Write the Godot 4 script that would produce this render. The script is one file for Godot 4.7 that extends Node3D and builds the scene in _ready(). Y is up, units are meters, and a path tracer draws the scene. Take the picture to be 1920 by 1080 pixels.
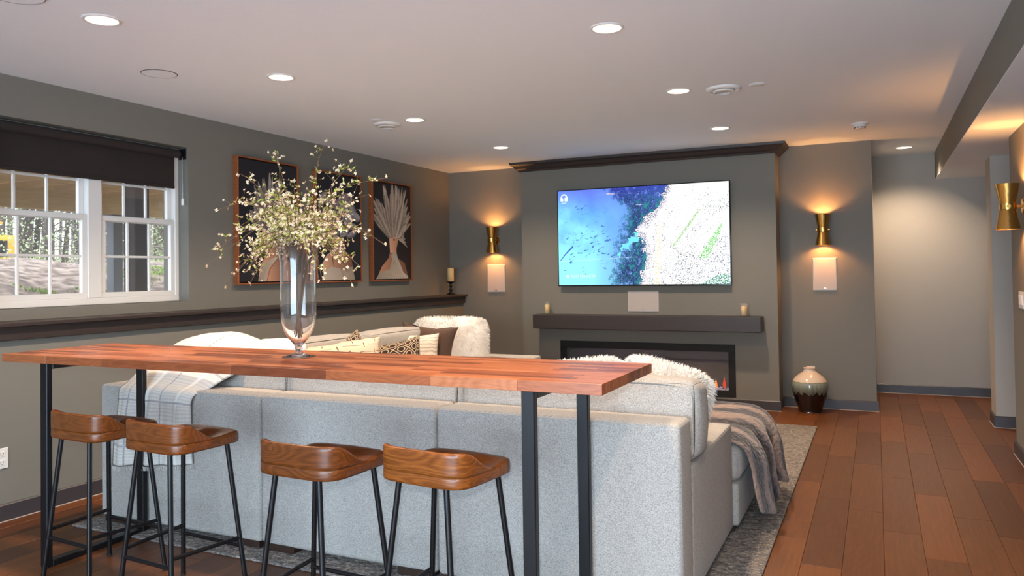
extends Node3D
# A finished basement lounge seen from behind a butcher-block bar table: sectional sofa, fireplace wall, brass sconces.

const XL := -4.685      # upper left wall
const XLL := -4.505     # lower (thicker) left wall
const ZS := -8.155      # wall with the sconces
const ZT := -7.853      # fireplace bump-out
const ZA := -9.435      # back wall of the alcove
const RX := 0.9         # right wall
const CE := 2.6         # ceiling
const SOFFIT := 2.313

var used := {}
var rng := RandomNumberGenerator.new()
var M := {}

func _ready() -> void:
	rng.seed = 7
	# camera, fitted to the photograph's vanishing points (x right along the fireplace wall, z towards the viewer)
	var eye := Vector3(0, 1.3638, 0)
	var right := Vector3(0.90413992, -0.01397957, -0.4270077)
	var up := Vector3(0.02050811, 0.99973249, 0.01069389)
	var ahead := Vector3(-0.42674398, 0.01842589, -0.90418475)
	var cam := Camera3D.new()
	cam.name = "camera"
	cam.transform = Transform3D(Basis(right, up, -ahead), eye)
	cam.near = 0.05
	cam.far = 200.0
	cam.projection = Camera3D.PROJECTION_FRUSTUM
	cam.size = 2.0 * 0.05 * 540.0 / 1444.78
	cam.frustum_offset = Vector2(0, -0.05 * (540.0 - 486.695) / 1444.78)
	cam.current = true
	add_child(cam)
	var env := Environment.new()
	var sky := Sky.new()
	var sm := ProceduralSkyMaterial.new()
	sm.sky_top_color = Color(0.78, 0.85, 0.93)
	sm.sky_horizon_color = Color(0.93, 0.95, 0.96)
	sm.ground_bottom_color = Color(0.35, 0.32, 0.28)
	sm.ground_horizon_color = Color(0.6, 0.58, 0.54)
	sm.sky_energy_multiplier = SKY_E
	sm.ground_energy_multiplier = 0.5
	sky.sky_material = sm
	env.background_mode = Environment.BG_SKY
	env.sky = sky
	env.tonemap_mode = Environment.TONE_MAPPER_LINEAR
	env.tonemap_exposure = EXPO
	env.sdfgi_enabled = true
	env.ssao_enabled = true
	env.ssil_enabled = true
	var we := WorldEnvironment.new()
	we.name = "world_environment"
	we.environment = env
	add_child(we)
	# the camera's pop-up flash: a small cool light just above and left of the lens
	flash_unit(eye + up * 0.095 - right * 0.03 + ahead * 0.02, ahead, right, up)
	make_materials()
	build_shell()
	build_window()
	build_outdoors()
	build_ceiling_fittings()
	build_fireplace_wall()
	build_sconces()
	build_wall_things()
	build_rug_and_table()
	build_sofa()
	build_pillows()
	build_throws()
	build_bar()
	build_stools()
	build_bouquet()

const SKY_E := 2.1
const EXPO := 1.0
const FLASH_E := 3.1
const DOOR_E := 34.0
const DOWN_E := 4.0
const SCONCE_E := 0.26
const WARM := Color(1.0, 0.88, 0.75)
const WARMER := Color(1.0, 0.72, 0.42)

# ---------------------------------------------------------------- helpers
func numbered(n: String) -> String:
	var k: int = used.get(n, -1) + 1
	used[n] = k
	return n if k == 0 else "%s_%03d" % [n, k]

func tag(o: Node3D, label: String, category: String, group := "") -> Node3D:
	o.set_meta("label", label)
	o.set_meta("category", category)
	if group:
		o.set_meta("group", group)
	return o

func thing(called: String, label: String, category: String, at := Vector3.ZERO, turn := 0.0, group := "") -> Node3D:
	var o := Node3D.new()
	o.name = numbered(called)
	add_child(o)
	o.position = at
	o.rotation.y = turn
	return tag(o, label, category, group)

func copy_of(o: Node3D, at: Vector3, turn := 0.0, label := "") -> Node3D:
	var n := String(o.name)
	var c: Node3D = o.duplicate()
	c.name = numbered(n)
	add_child(c)
	c.position = at
	c.rotation.y = turn
	if label:
		c.set_meta("label", label)
	return c

func mb() -> SurfaceTool:
	var st := SurfaceTool.new()
	st.begin(Mesh.PRIMITIVE_TRIANGLES)
	return st

func obj(called: String, st: SurfaceTool, mat: Material, parent: Node3D = null, smooth := true) -> MeshInstance3D:
	st.index()
	st.generate_normals()
	var o := MeshInstance3D.new()
	o.mesh = st.commit()
	o.material_override = null
	o.set_surface_override_material(0, mat)
	if parent:
		o.name = called
		parent.add_child(o, true)
	else:
		o.name = numbered(called)
		add_child(o)
	return o

func objw(called: String, st: SurfaceTool, mat: Material, parent: Node3D) -> MeshInstance3D:
	var o := obj(called, st, mat, parent)   # geometry given in room coordinates
	o.position = -parent.position
	return o

func part(called: String, mesh: Mesh, mat: Material, parent: Node3D, at := Vector3.ZERO) -> MeshInstance3D:
	var o := MeshInstance3D.new()
	o.mesh = mesh
	o.set_surface_override_material(0, mat)
	o.name = called
	parent.add_child(o, true)
	o.position = at
	return o

func struct(called: String, st: SurfaceTool, mat: Material) -> MeshInstance3D:
	var o := obj(called, st, mat)
	o.set_meta("kind", "structure")
	return o

func done(st: SurfaceTool) -> ArrayMesh:
	st.index()
	st.generate_normals()
	return st.commit()

const FLAT := 0xFFFFFFFF
func v(st: SurfaceTool, p: Vector3, uv := Vector2.ZERO) -> void:
	st.set_uv(uv)
	st.add_vertex(p)

func tri(st: SurfaceTool, a: Vector3, b: Vector3, c: Vector3) -> void:   # a, b, c counter-clockwise seen from outside
	v(st, a); v(st, c); v(st, b)

func quad(st: SurfaceTool, a: Vector3, b: Vector3, c: Vector3, d: Vector3, u := Vector2(0, 0), w := Vector2(1, 1)) -> void:
	var ua := Vector2(u.x, w.y); var ub := Vector2(w.x, w.y); var uc := Vector2(w.x, u.y); var ud := Vector2(u.x, u.y)
	v(st, a, ua); v(st, c, uc); v(st, b, ub)
	v(st, a, ua); v(st, d, ud); v(st, c, uc)

func box(st: SurfaceTool, lo: Vector3, hi: Vector3, bev := 0.0, xf := Transform3D.IDENTITY) -> void:
	st.set_smooth_group(FLAT)
	var c := (lo + hi) / 2.0
	var h := (hi - lo).abs() / 2.0
	var b := minf(bev, minf(h.x, minf(h.y, h.z)) * 0.6)
	var P := func(sx: int, sy: int, sz: int, axis: int) -> Vector3:
		var p := Vector3(h.x * sx, h.y * sy, h.z * sz)
		if axis != 0: p.x -= b * sx
		if axis != 1: p.y -= b * sy
		if axis != 2: p.z -= b * sz
		return xf * (c + p)
	for s in [-1, 1]:
		var r := [[-1, -1], [1, -1], [1, 1], [-1, 1]] if s == 1 else [[-1, -1], [-1, 1], [1, 1], [1, -1]]
		quad(st, P.call(s, r[0][0], r[0][1], 0), P.call(s, r[1][0], r[1][1], 0), P.call(s, r[2][0], r[2][1], 0), P.call(s, r[3][0], r[3][1], 0))
		quad(st, P.call(r[0][1], s, r[0][0], 1), P.call(r[1][1], s, r[1][0], 1), P.call(r[2][1], s, r[2][0], 1), P.call(r[3][1], s, r[3][0], 1))
		quad(st, P.call(r[0][0], r[0][1], s, 2), P.call(r[1][0], r[1][1], s, 2), P.call(r[2][0], r[2][1], s, 2), P.call(r[3][0], r[3][1], s, 2))
	if b <= 0.0:
		return
	for s in [-1, 1]:
		for t in [-1, 1]:
			var f: bool = s * t > 0
			var a1: Vector3 = P.call(s, t, -1, 0); var a2: Vector3 = P.call(s, t, 1, 0); var b1: Vector3 = P.call(s, t, -1, 1); var b2: Vector3 = P.call(s, t, 1, 1)
			if f: quad(st, a1, b1, b2, a2)
			else: quad(st, a1, a2, b2, b1)
			a1 = P.call(-1, s, t, 1); a2 = P.call(1, s, t, 1); b1 = P.call(-1, s, t, 2); b2 = P.call(1, s, t, 2)
			if f: quad(st, a1, b1, b2, a2)
			else: quad(st, a1, a2, b2, b1)
			a1 = P.call(s, -1, t, 0); a2 = P.call(s, 1, t, 0); b1 = P.call(s, -1, t, 2); b2 = P.call(s, 1, t, 2)
			if f: quad(st, a1, a2, b2, b1)
			else: quad(st, a1, b1, b2, a2)
			for w in [-1, 1]:
				if s * t * w > 0: tri(st, P.call(s, t, w, 0), P.call(s, t, w, 1), P.call(s, t, w, 2))
				else: tri(st, P.call(s, t, w, 0), P.call(s, t, w, 2), P.call(s, t, w, 1))

func surf(st: SurfaceTool, nu: int, nv: int, f: Callable, flip := false) -> void:   # outward where (d/du x d/dv) points out
	st.set_smooth_group(0)
	var P: Array[Vector3] = []
	for j in nv + 1:
		for i in nu + 1:
			P.append(f.call(float(i) / nu, float(j) / nv))
	for j in nv:
		for i in nu:
			var k := j * (nu + 1) + i
			var ids := [k, k + 1, k + nu + 2, k + nu + 1]
			var uvs := [Vector2(i, nv - j), Vector2(i + 1, nv - j), Vector2(i + 1, nv - j - 1), Vector2(i, nv - j - 1)]
			var order := [0, 1, 2, 0, 2, 3] if flip else [0, 2, 1, 0, 3, 2]
			for o in order:
				v(st, P[ids[o]], uvs[o] / Vector2(nu, nv))

func rbox(st: SurfaceTool, lo: Vector3, hi: Vector3, r: float, n := 6, bulge := 0.0, xf := Transform3D.IDENTITY) -> void:
	var c := (lo + hi) / 2.0
	var h := (hi - lo) / 2.0
	r = minf(r, minf(h.x, minf(h.y, h.z)) * 0.98)
	var m := 2 * n + 4
	for face in 6:
		var ax := face / 2
		var s := 1.0 if face % 2 == 0 else -1.0
		var F := func(u: float, w: float) -> Vector3:
			var e := [u, w]
			var q := Vector3.ZERO
			q[ax] = s * h[ax]
			for k in 2:
				var a2 := (ax + 1 + k) % 3
				var t: float = e[k] * m
				var edge: float = h[a2] - r
				var x: float
				if t <= n: x = -h[a2] + r * tan(t / n * PI / 4.0)
				elif t >= m - n:
					var tt := (m - t) / n
					x = h[a2] - r * tan(tt * PI / 4.0)
				else: x = lerpf(-edge, edge, (t - n) / (m - 2.0 * n))
				q[a2] = x
			var inner := q.clamp(-(h - Vector3.ONE * r), h - Vector3.ONE * r)
			var p := inner + (q - inner).normalized() * r
			if bulge != 0.0:
				var k2 := Vector3(p.x / h.x, p.y / h.y, p.z / h.z)
				var nn := (q - inner).normalized()
				var amount := bulge
				for a2 in 3:
					if a2 != ax: amount *= 1.0 - k2[a2] * k2[a2]
				p[ax] += s * amount
			return xf * (c + p)
		surf(st, m, m, F, s < 0.0)

func lathe(st: SurfaceTool, prof: Array, segs := 32, at := Vector3.ZERO, sharp := false) -> void:   # (radius, height) pairs, going up the outside
	if not sharp: st.set_smooth_group(0)
	for i in prof.size() - 1:
		if sharp: st.set_smooth_group(i % 30 + 1)
		for k in segs:
			var a := TAU * k / segs
			var b := TAU * (k + 1) / segs
			if k == segs - 1: b = 0.0
			var p: Vector2 = prof[i]
			var q: Vector2 = prof[i + 1]
			var A := at + Vector3(p.x * cos(a), p.y, p.x * sin(a)); var B := at + Vector3(p.x * cos(b), p.y, p.x * sin(b))
			var C := at + Vector3(q.x * cos(b), q.y, q.x * sin(b)); var D := at + Vector3(q.x * cos(a), q.y, q.x * sin(a))
			var u0 := Vector2(float(k) / segs, float(i) / (prof.size() - 1)); var u1 := Vector2(float(k + 1) / segs, float(i + 1) / (prof.size() - 1))
			if p.x > 1e-6:
				v(st, A, u0); v(st, B, Vector2(u1.x, u0.y)); v(st, C, u1)
			if q.x > 1e-6:
				v(st, A, u0); v(st, C, u1); v(st, D, Vector2(u0.x, u1.y))

func tube(st: SurfaceTool, pts: Array, radii: Array, segs := 8, caps := true) -> void:
	st.set_smooth_group(0)
	var rings := []
	var side := Vector3.ZERO
	for i in pts.size():
		var d: Vector3 = (pts[mini(i + 1, pts.size() - 1)] - pts[maxi(i - 1, 0)]).normalized()
		if i == 0: side = d.cross(Vector3.UP if absf(d.y) < 0.9 else Vector3.RIGHT).normalized()
		side = (side - d * side.dot(d)).normalized()
		var other := d.cross(side)
		var ring := []
		for k in segs:
			var a := TAU * k / segs
			ring.append(pts[i] + (side * cos(a) + other * sin(a)) * radii[mini(i, radii.size() - 1)])
		rings.append(ring)
	for i in pts.size() - 1:
		for k in segs:
			var k2 := (k + 1) % segs
			quad(st, rings[i][k], rings[i][k2], rings[i + 1][k2], rings[i + 1][k])
	if caps:
		st.set_smooth_group(FLAT)
		var e := pts.size() - 1
		for k in range(1, segs - 1):
			tri(st, rings[0][0], rings[0][k + 1], rings[0][k])
			tri(st, rings[e][0], rings[e][k], rings[e][k + 1])

func extrude(st: SurfaceTool, prof: Array, from: Vector3, along: Vector3, out_dir: Vector3, end_out := 0.0, start_out := 0.0) -> void:   # profile (out, up) counter-clockwise seen against «along»; mitred by out * end_out
	st.set_smooth_group(FLAT)
	var n := prof.size()
	var dir := along.normalized()
	var hand := out_dir.cross(Vector3.UP).dot(dir)
	for i in n:
		var p: Vector2 = prof[i]
		var q: Vector2 = prof[(i + 1) % n]
		var A := from + out_dir * p.x + Vector3.UP * p.y - dir * p.x * start_out
		var B := from + out_dir * q.x + Vector3.UP * q.y - dir * q.x * start_out
		var C := B + along + dir * q.x * (end_out + start_out)
		var D := A + along + dir * p.x * (end_out + start_out)
		if hand > 0.0: quad(st, A, B, C, D)
		else: quad(st, A, D, C, B)
	var c1 := []
	var c2 := []
	for p in prof:
		c1.append(from + out_dir * p.x + Vector3.UP * p.y - dir * p.x * start_out)
		c2.append(from + along + out_dir * p.x + Vector3.UP * p.y + dir * p.x * end_out)
	for i in range(1, n - 1):
		if hand > 0.0:
			tri(st, c1[0], c1[i + 1], c1[i]); tri(st, c2[0], c2[i], c2[i + 1])
		else:
			tri(st, c1[0], c1[i], c1[i + 1]); tri(st, c2[0], c2[i + 1], c2[i])

func wall_with_hole(st: SurfaceTool, lo: Vector3, hi: Vector3, axis: int, a0: float, a1: float, y0: float, y1: float) -> void:   # a slab with one opening, along axis (0 = x, 2 = z)
	var put := func(l0: float, l1: float, b0: float, b1: float) -> void:
		var p := lo; var q := hi
		p[axis] = l0; q[axis] = l1; p.y = b0; q.y = b1
		box(st, p, q)
	put.call(lo[axis], a0, lo.y, hi.y)
	put.call(a1, hi[axis], lo.y, hi.y)
	put.call(a0, a1, lo.y, y0)
	put.call(a0, a1, y1, hi.y)

# ---------------------------------------------------------------- materials
func mat(col: Color, rough: float, metal := 0.0) -> StandardMaterial3D:
	var m := StandardMaterial3D.new()
	m.albedo_color = col
	m.roughness = rough
	m.metallic = metal
	return m

func tri_map(m: StandardMaterial3D, per_metre: Vector3, offset := Vector3.ZERO, world := false) -> StandardMaterial3D:
	m.uv1_triplanar = true
	m.uv1_world_triplanar = world
	m.uv1_scale = per_metre
	m.uv1_offset = offset
	m.uv1_triplanar_sharpness = 8.0
	return m

func noise_image(seed_: int, freq: float, size: int, octaves := 3) -> Image:
	var n := FastNoiseLite.new()
	n.seed = seed_
	n.noise_type = FastNoiseLite.TYPE_SIMPLEX_SMOOTH
	n.frequency = freq
	n.fractal_octaves = octaves
	var im := n.get_seamless_image(size, size)
	im.convert(Image.FORMAT_L8)
	return im

func ramped(im: Image, stops: Array) -> ImageTexture:
	var g := Gradient.new()
	g.offsets = PackedFloat32Array(stops.map(func(s): return s[0]))
	g.colors = PackedColorArray(stops.map(func(s): return s[1]))
	var table := []
	for i in 256: table.append(g.sample(i / 255.0))
	var w := im.get_width(); var h := im.get_height()
	var data := im.get_data()
	var out := PackedByteArray()
	out.resize(w * h * 3)
	for i in w * h:
		var c: Color = table[data[i]]
		out[i * 3] = c.r8; out[i * 3 + 1] = c.g8; out[i * 3 + 2] = c.b8
	return ImageTexture.create_from_image(Image.create_from_data(w, h, false, Image.FORMAT_RGB8, out))

func wood_texture(seed_: int, dark: Color, light: Color, along_x: bool, w := 512, h := 256, grain := 1.0, figure := 0.5) -> ImageTexture:
	var a := FastNoiseLite.new(); a.seed = seed_; a.frequency = 1.0; a.fractal_octaves = 3
	var b := FastNoiseLite.new(); b.seed = seed_ + 9; b.frequency = 1.0; b.fractal_octaves = 1
	var im := Image.create(w if along_x else h, h if along_x else w, false, Image.FORMAT_RGB8)
	for i in w:
		for j in h:
			var x := float(i); var y := float(j)
			var ring := sin((y * 0.11 + 9.0 * b.get_noise_2d(x * 0.0035, y * 0.012)) * 1.9) * 0.5 + 0.5
			var streak := a.get_noise_2d(x * 0.006, y * 0.16) * 0.5 + 0.5
			var fine := a.get_noise_2d(x * 0.03 + 300.0, y * 0.7) * 0.5 + 0.5
			var t := clampf(lerpf(streak, ring, figure) * 0.75 + (fine - 0.5) * 0.7 * grain + 0.12, 0.0, 1.0)
			var c := dark.lerp(light, t)
			if along_x: im.set_pixel(i, j, c)
			else: im.set_pixel(j, i, c)
	return ImageTexture.create_from_image(im)

func speckle(seed_: int, size: int, cols: Array, dash: int, base: Color) -> ImageTexture:   # short threads of a few yarn colours
	var r := RandomNumberGenerator.new(); r.seed = seed_
	var im := Image.create(size, size, false, Image.FORMAT_RGB8)
	im.fill(base)
	for k in size * size / maxi(1, dash) * 2:
		var x := r.randi() % size; var y := r.randi() % size
		var c: Color = cols[r.randi() % cols.size()]
		c = c.lerp(base, r.randf() * 0.4)
		for d in 1 + r.randi() % dash: im.set_pixel((x + d) % size, y, c)
	return ImageTexture.create_from_image(im)

func make_materials() -> void:
	var bumpy := ImageTexture.create_from_image(noise_image(3, 0.09, 256, 2))
	var fine := ImageTexture.create_from_image(noise_image(5, 0.22, 256, 2))
	M.wall = tri_map(mat(Color8(124, 121, 113), 0.75), Vector3.ONE * 4.0, Vector3.ZERO, true)
	M.light_wall = tri_map(mat(Color8(172, 166, 157), 0.75), Vector3.ONE * 4.0, Vector3.ZERO, true)
	M.ceiling = tri_map(mat(Color8(237, 241, 248), 0.9), Vector3.ONE * 4.0, Vector3.ZERO, true)
	for m in [M.wall, M.light_wall, M.ceiling]:
		m.heightmap_enabled = true; m.heightmap_texture = bumpy; m.heightmap_scale = 0.04
	M.trim = mat(Color8(62, 53, 52), 0.45)
	M.trim.albedo_texture = wood_texture(31, Color(0.8, 0.8, 0.8), Color(1, 1, 1), true, 256, 128, 0.6, 0.2)
	tri_map(M.trim, Vector3(1.2, 5, 1.2))
	M.base = mat(Color8(66, 62, 66), 0.4)
	M.caulk = mat(Color8(168, 158, 148), 0.6)
	M.white = mat(Color8(232, 229, 226), 0.35)
	M.vinyl = mat(Color8(238, 236, 232), 0.3)
	M.panel = tri_map(mat(Color8(192, 184, 179), 0.8), Vector3.ONE * 20.0)
	M.panel.heightmap_enabled = true; M.panel.heightmap_texture = fine; M.panel.heightmap_scale = 0.03
	M.soot = mat(Color8(9, 9, 10), 0.85)
	M.black = mat(Color8(26, 26, 29), 0.38, 0.35)
	M.black_gloss = mat(Color8(14, 14, 16), 0.12)
	M.black_matt = mat(Color8(20, 20, 22), 0.7)
	M.shade = tri_map(mat(Color8(46, 38, 36), 0.9), Vector3.ONE * 20.0)
	M.shade.heightmap_enabled = true; M.shade.heightmap_texture = fine; M.shade.heightmap_scale = 0.03
	M.brass = mat(Color8(222, 172, 96), 0.26, 1.0)
	M.brass.anisotropy_enabled = false
	M.steel = mat(Color8(190, 190, 192), 0.25, 1.0)
	M.glass = mat(Color(1, 1, 1, 0.04), 0.02)
	M.glass.transparency = BaseMaterial3D.TRANSPARENCY_ALPHA
	M.crystal = mat(Color(1, 1, 1, 0.02), 0.0)
	M.crystal.refraction_enabled = true; M.crystal.refraction_scale = 0.05
	M.floor = []
	var tones := [[Color8(86, 47, 20), Color8(123, 72, 32)], [Color8(77, 42, 17), Color8(112, 64, 28)], [Color8(93, 52, 23), Color8(132, 77, 35)], [Color8(70, 37, 16), Color8(101, 58, 26)], [Color8(82, 46, 20), Color8(117, 70, 31)]]
	for k in 5:
		var m := mat(Color.WHITE, 0.42)
		m.albedo_texture = wood_texture(40 + k, tones[k][0], tones[k][1], false, 512, 128, 0.5, 0.18)
		tri_map(m, Vector3(2.4, 1, 0.7), Vector3(0.37 * k, 0, 0.21 * k))
		M.floor.append(m)
	M.slab = mat(Color8(70, 44, 30), 0.6)
	M.block = []
	var bt := [[Color8(136, 74, 42), Color8(194, 118, 74)], [Color8(112, 56, 30), Color8(166, 92, 54)], [Color8(126, 66, 36), Color8(182, 106, 64)], [Color8(148, 84, 50), Color8(204, 132, 90)], [Color8(88, 42, 24), Color8(142, 76, 44)], [Color8(140, 76, 43), Color8(192, 114, 70)]]
	for k in 6:
		var m := mat(Color.WHITE, 0.33)
		m.albedo_texture = wood_texture(60 + k, bt[k][0], bt[k][1], true, 512, 128, 0.7, 0.3)
		tri_map(m, Vector3(1.6, 6, 6), Vector3(0.29 * k, 0.3 * k, 0.17 * k))
		M.block.append(m)
	M.stool = []
	var stt := [[Color8(82, 42, 16), Color8(142, 80, 34)], [Color8(72, 38, 15), Color8(130, 72, 32)], [Color8(90, 46, 16), Color8(164, 96, 40)]]
	for k in 3:
		var m := mat(Color.WHITE, 0.32)
		m.albedo_texture = wood_texture(80 + k, stt[k][0], stt[k][1], true, 512, 256, 0.8, 0.45)
		tri_map(m, Vector3(1.5, 4, 4), Vector3(0.13 * k, 0.4 * k, 0.2 * k))
		M.stool.append(m)
	M.frame_wood = mat(Color.WHITE, 0.45)
	M.frame_wood.albedo_texture = wood_texture(90, Color8(120, 62, 30), Color8(176, 104, 58), true, 256, 128, 0.7, 0.2)
	tri_map(M.frame_wood, Vector3(2, 8, 2))
	var cloth := speckle(11, 256, [Color8(202, 198, 193), Color8(154, 151, 148), Color8(186, 181, 174), Color8(120, 118, 118)], 3, Color8(174, 170, 164))
	M.sofa = tri_map(mat(Color.WHITE, 0.95), Vector3.ONE * 3.6)
	M.sofa.albedo_texture = cloth
	M.sofa.heightmap_enabled = true; M.sofa.heightmap_texture = fine; M.sofa.heightmap_scale = 0.12
	M.sofa.rim_enabled = true; M.sofa.rim = 0.3
	M.rug = tri_map(mat(Color.WHITE, 1.0), Vector3.ONE * 0.55)
	M.rug.albedo_texture = speckle(12, 512, [Color8(60, 58, 60), Color8(200, 190, 178), Color8(150, 140, 130), Color8(104, 98, 96), Color8(178, 158, 136), Color8(84, 82, 86), Color8(128, 124, 124)], 6, Color8(122, 116, 112))
	M.rug.heightmap_enabled = true; M.rug.heightmap_texture = ImageTexture.create_from_image(noise_image(15, 0.12, 256, 3)); M.rug.heightmap_scale = 0.9
	M.foot = mat(Color8(50, 32, 24), 0.5)
	M.fur = mat(Color8(244, 240, 234), 1.0)
	M.fur.rim_enabled = true; M.fur.rim = 0.5
	M.velvet = tri_map(mat(Color8(88, 66, 54), 0.9), Vector3.ONE * 8.0)
	M.velvet.rim_enabled = true; M.velvet.rim = 0.6
	M.velvet.heightmap_enabled = true; M.velvet.heightmap_texture = fine; M.velvet.heightmap_scale = 0.15
	M.cream = tri_map(mat(Color8(226, 212, 194), 0.95), Vector3.ONE * 10.0)
	M.cream.heightmap_enabled = true; M.cream.heightmap_texture = fine; M.cream.heightmap_scale = 0.2
	M.candle = mat(Color8(238, 206, 150), 0.5)
	M.candle.subsurf_scatter_enabled = true; M.candle.subsurf_scatter_strength = 0.4
	M.wick = mat(Color8(40, 34, 30), 0.9)
	M.lamp = mat(Color.WHITE, 0.5)
	M.lamp.emission_enabled = true; M.lamp.emission = Color(1.0, 0.9, 0.76); M.lamp.emission_energy_multiplier = 4.0
	M.bulb = mat(Color.WHITE, 0.5)
	M.bulb.emission_enabled = true; M.bulb.emission = Color(1.0, 0.78, 0.48); M.bulb.emission_energy_multiplier = 6.0
	M.dirt = tri_map(mat(Color.WHITE, 1.0), Vector3.ONE * 0.25)
	M.dirt.albedo_texture = ramped(noise_image(21, 0.03, 512, 5), [[0.0, Color8(70, 54, 44)], [0.35, Color8(112, 90, 74)], [0.6, Color8(146, 122, 104)], [1.0, Color8(182, 160, 142)]])
	M.grass = mat(Color8(150, 172, 96), 0.9)
	M.leaf_far = mat(Color8(174, 182, 142), 0.9)
	M.leaf_far.backlight_enabled = true; M.leaf_far.backlight = Color(0.3, 0.4, 0.15)
	M.bark = []
	for c in [Color8(112, 102, 94), Color8(136, 126, 116), Color8(92, 84, 76)]: M.bark.append(mat(c, 0.95))
	M.deck = mat(Color.WHITE, 0.8)
	M.deck.albedo_texture = wood_texture(95, Color8(214, 186, 132), Color8(244, 224, 172), true, 256, 128, 0.7, 0.3)
	tri_map(M.deck, Vector3(0.5, 4, 0.5))
	M.post = mat(Color8(58, 58, 60), 0.8)
	M.post_gray = mat(Color8(112, 118, 124), 0.8)
	M.yellow = mat(Color8(236, 176, 40), 0.4)
	M.stem = mat(Color8(112, 84, 60), 0.8)
	M.petal = mat(Color8(248, 226, 196), 0.7)
	M.petal.backlight_enabled = true; M.petal.backlight = Color(0.35, 0.3, 0.2)
	M.heart = mat(Color8(214, 178, 70), 0.8)
	M.leaf = mat(Color8(164, 176, 72), 0.6)
	M.leaf.backlight_enabled = true; M.leaf.backlight = Color(0.3, 0.36, 0.08)
	M.slot = mat(Color8(60, 56, 54), 0.7)
	M.grille = mat(Color8(96, 94, 94), 0.7)

# ---------------------------------------------------------------- the room
func flash_unit(at: Vector3, ahead: Vector3, right: Vector3, up: Vector3) -> void:
	var t := thing("camera_flash", "small raised flash head of the camera that takes the picture", "flash", at)
	t.basis = Basis(right, up, -ahead)
	var st := mb()
	box(st, Vector3(-0.026, -0.012, 0.006), Vector3(0.026, 0.014, 0.04), 0.003)
	obj("housing", st, mat(Color8(24, 24, 24), 0.5), t)
	st = mb()
	box(st, Vector3(-0.02, -0.008, 0.003), Vector3(0.02, 0.009, 0.006), 0.001)
	var tube_mat := mat(Color.WHITE, 0.4)
	tube_mat.emission_enabled = true
	tube_mat.emission = Color(0.93, 0.97, 1.0)
	tube_mat.emission_energy_multiplier = 2.0
	obj("flash_lamp", st, tube_mat, t)
	var l := SpotLight3D.new()
	l.name = "flash_light"
	l.light_color = Color(0.93, 0.97, 1.0)
	l.light_energy = FLASH_E
	l.light_size = 0.018
	l.spot_angle = 48.0
	l.spot_angle_attenuation = 0.35
	l.spot_range = 30.0
	l.spot_attenuation = 2.0
	l.shadow_enabled = true
	t.add_child(l)

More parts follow.
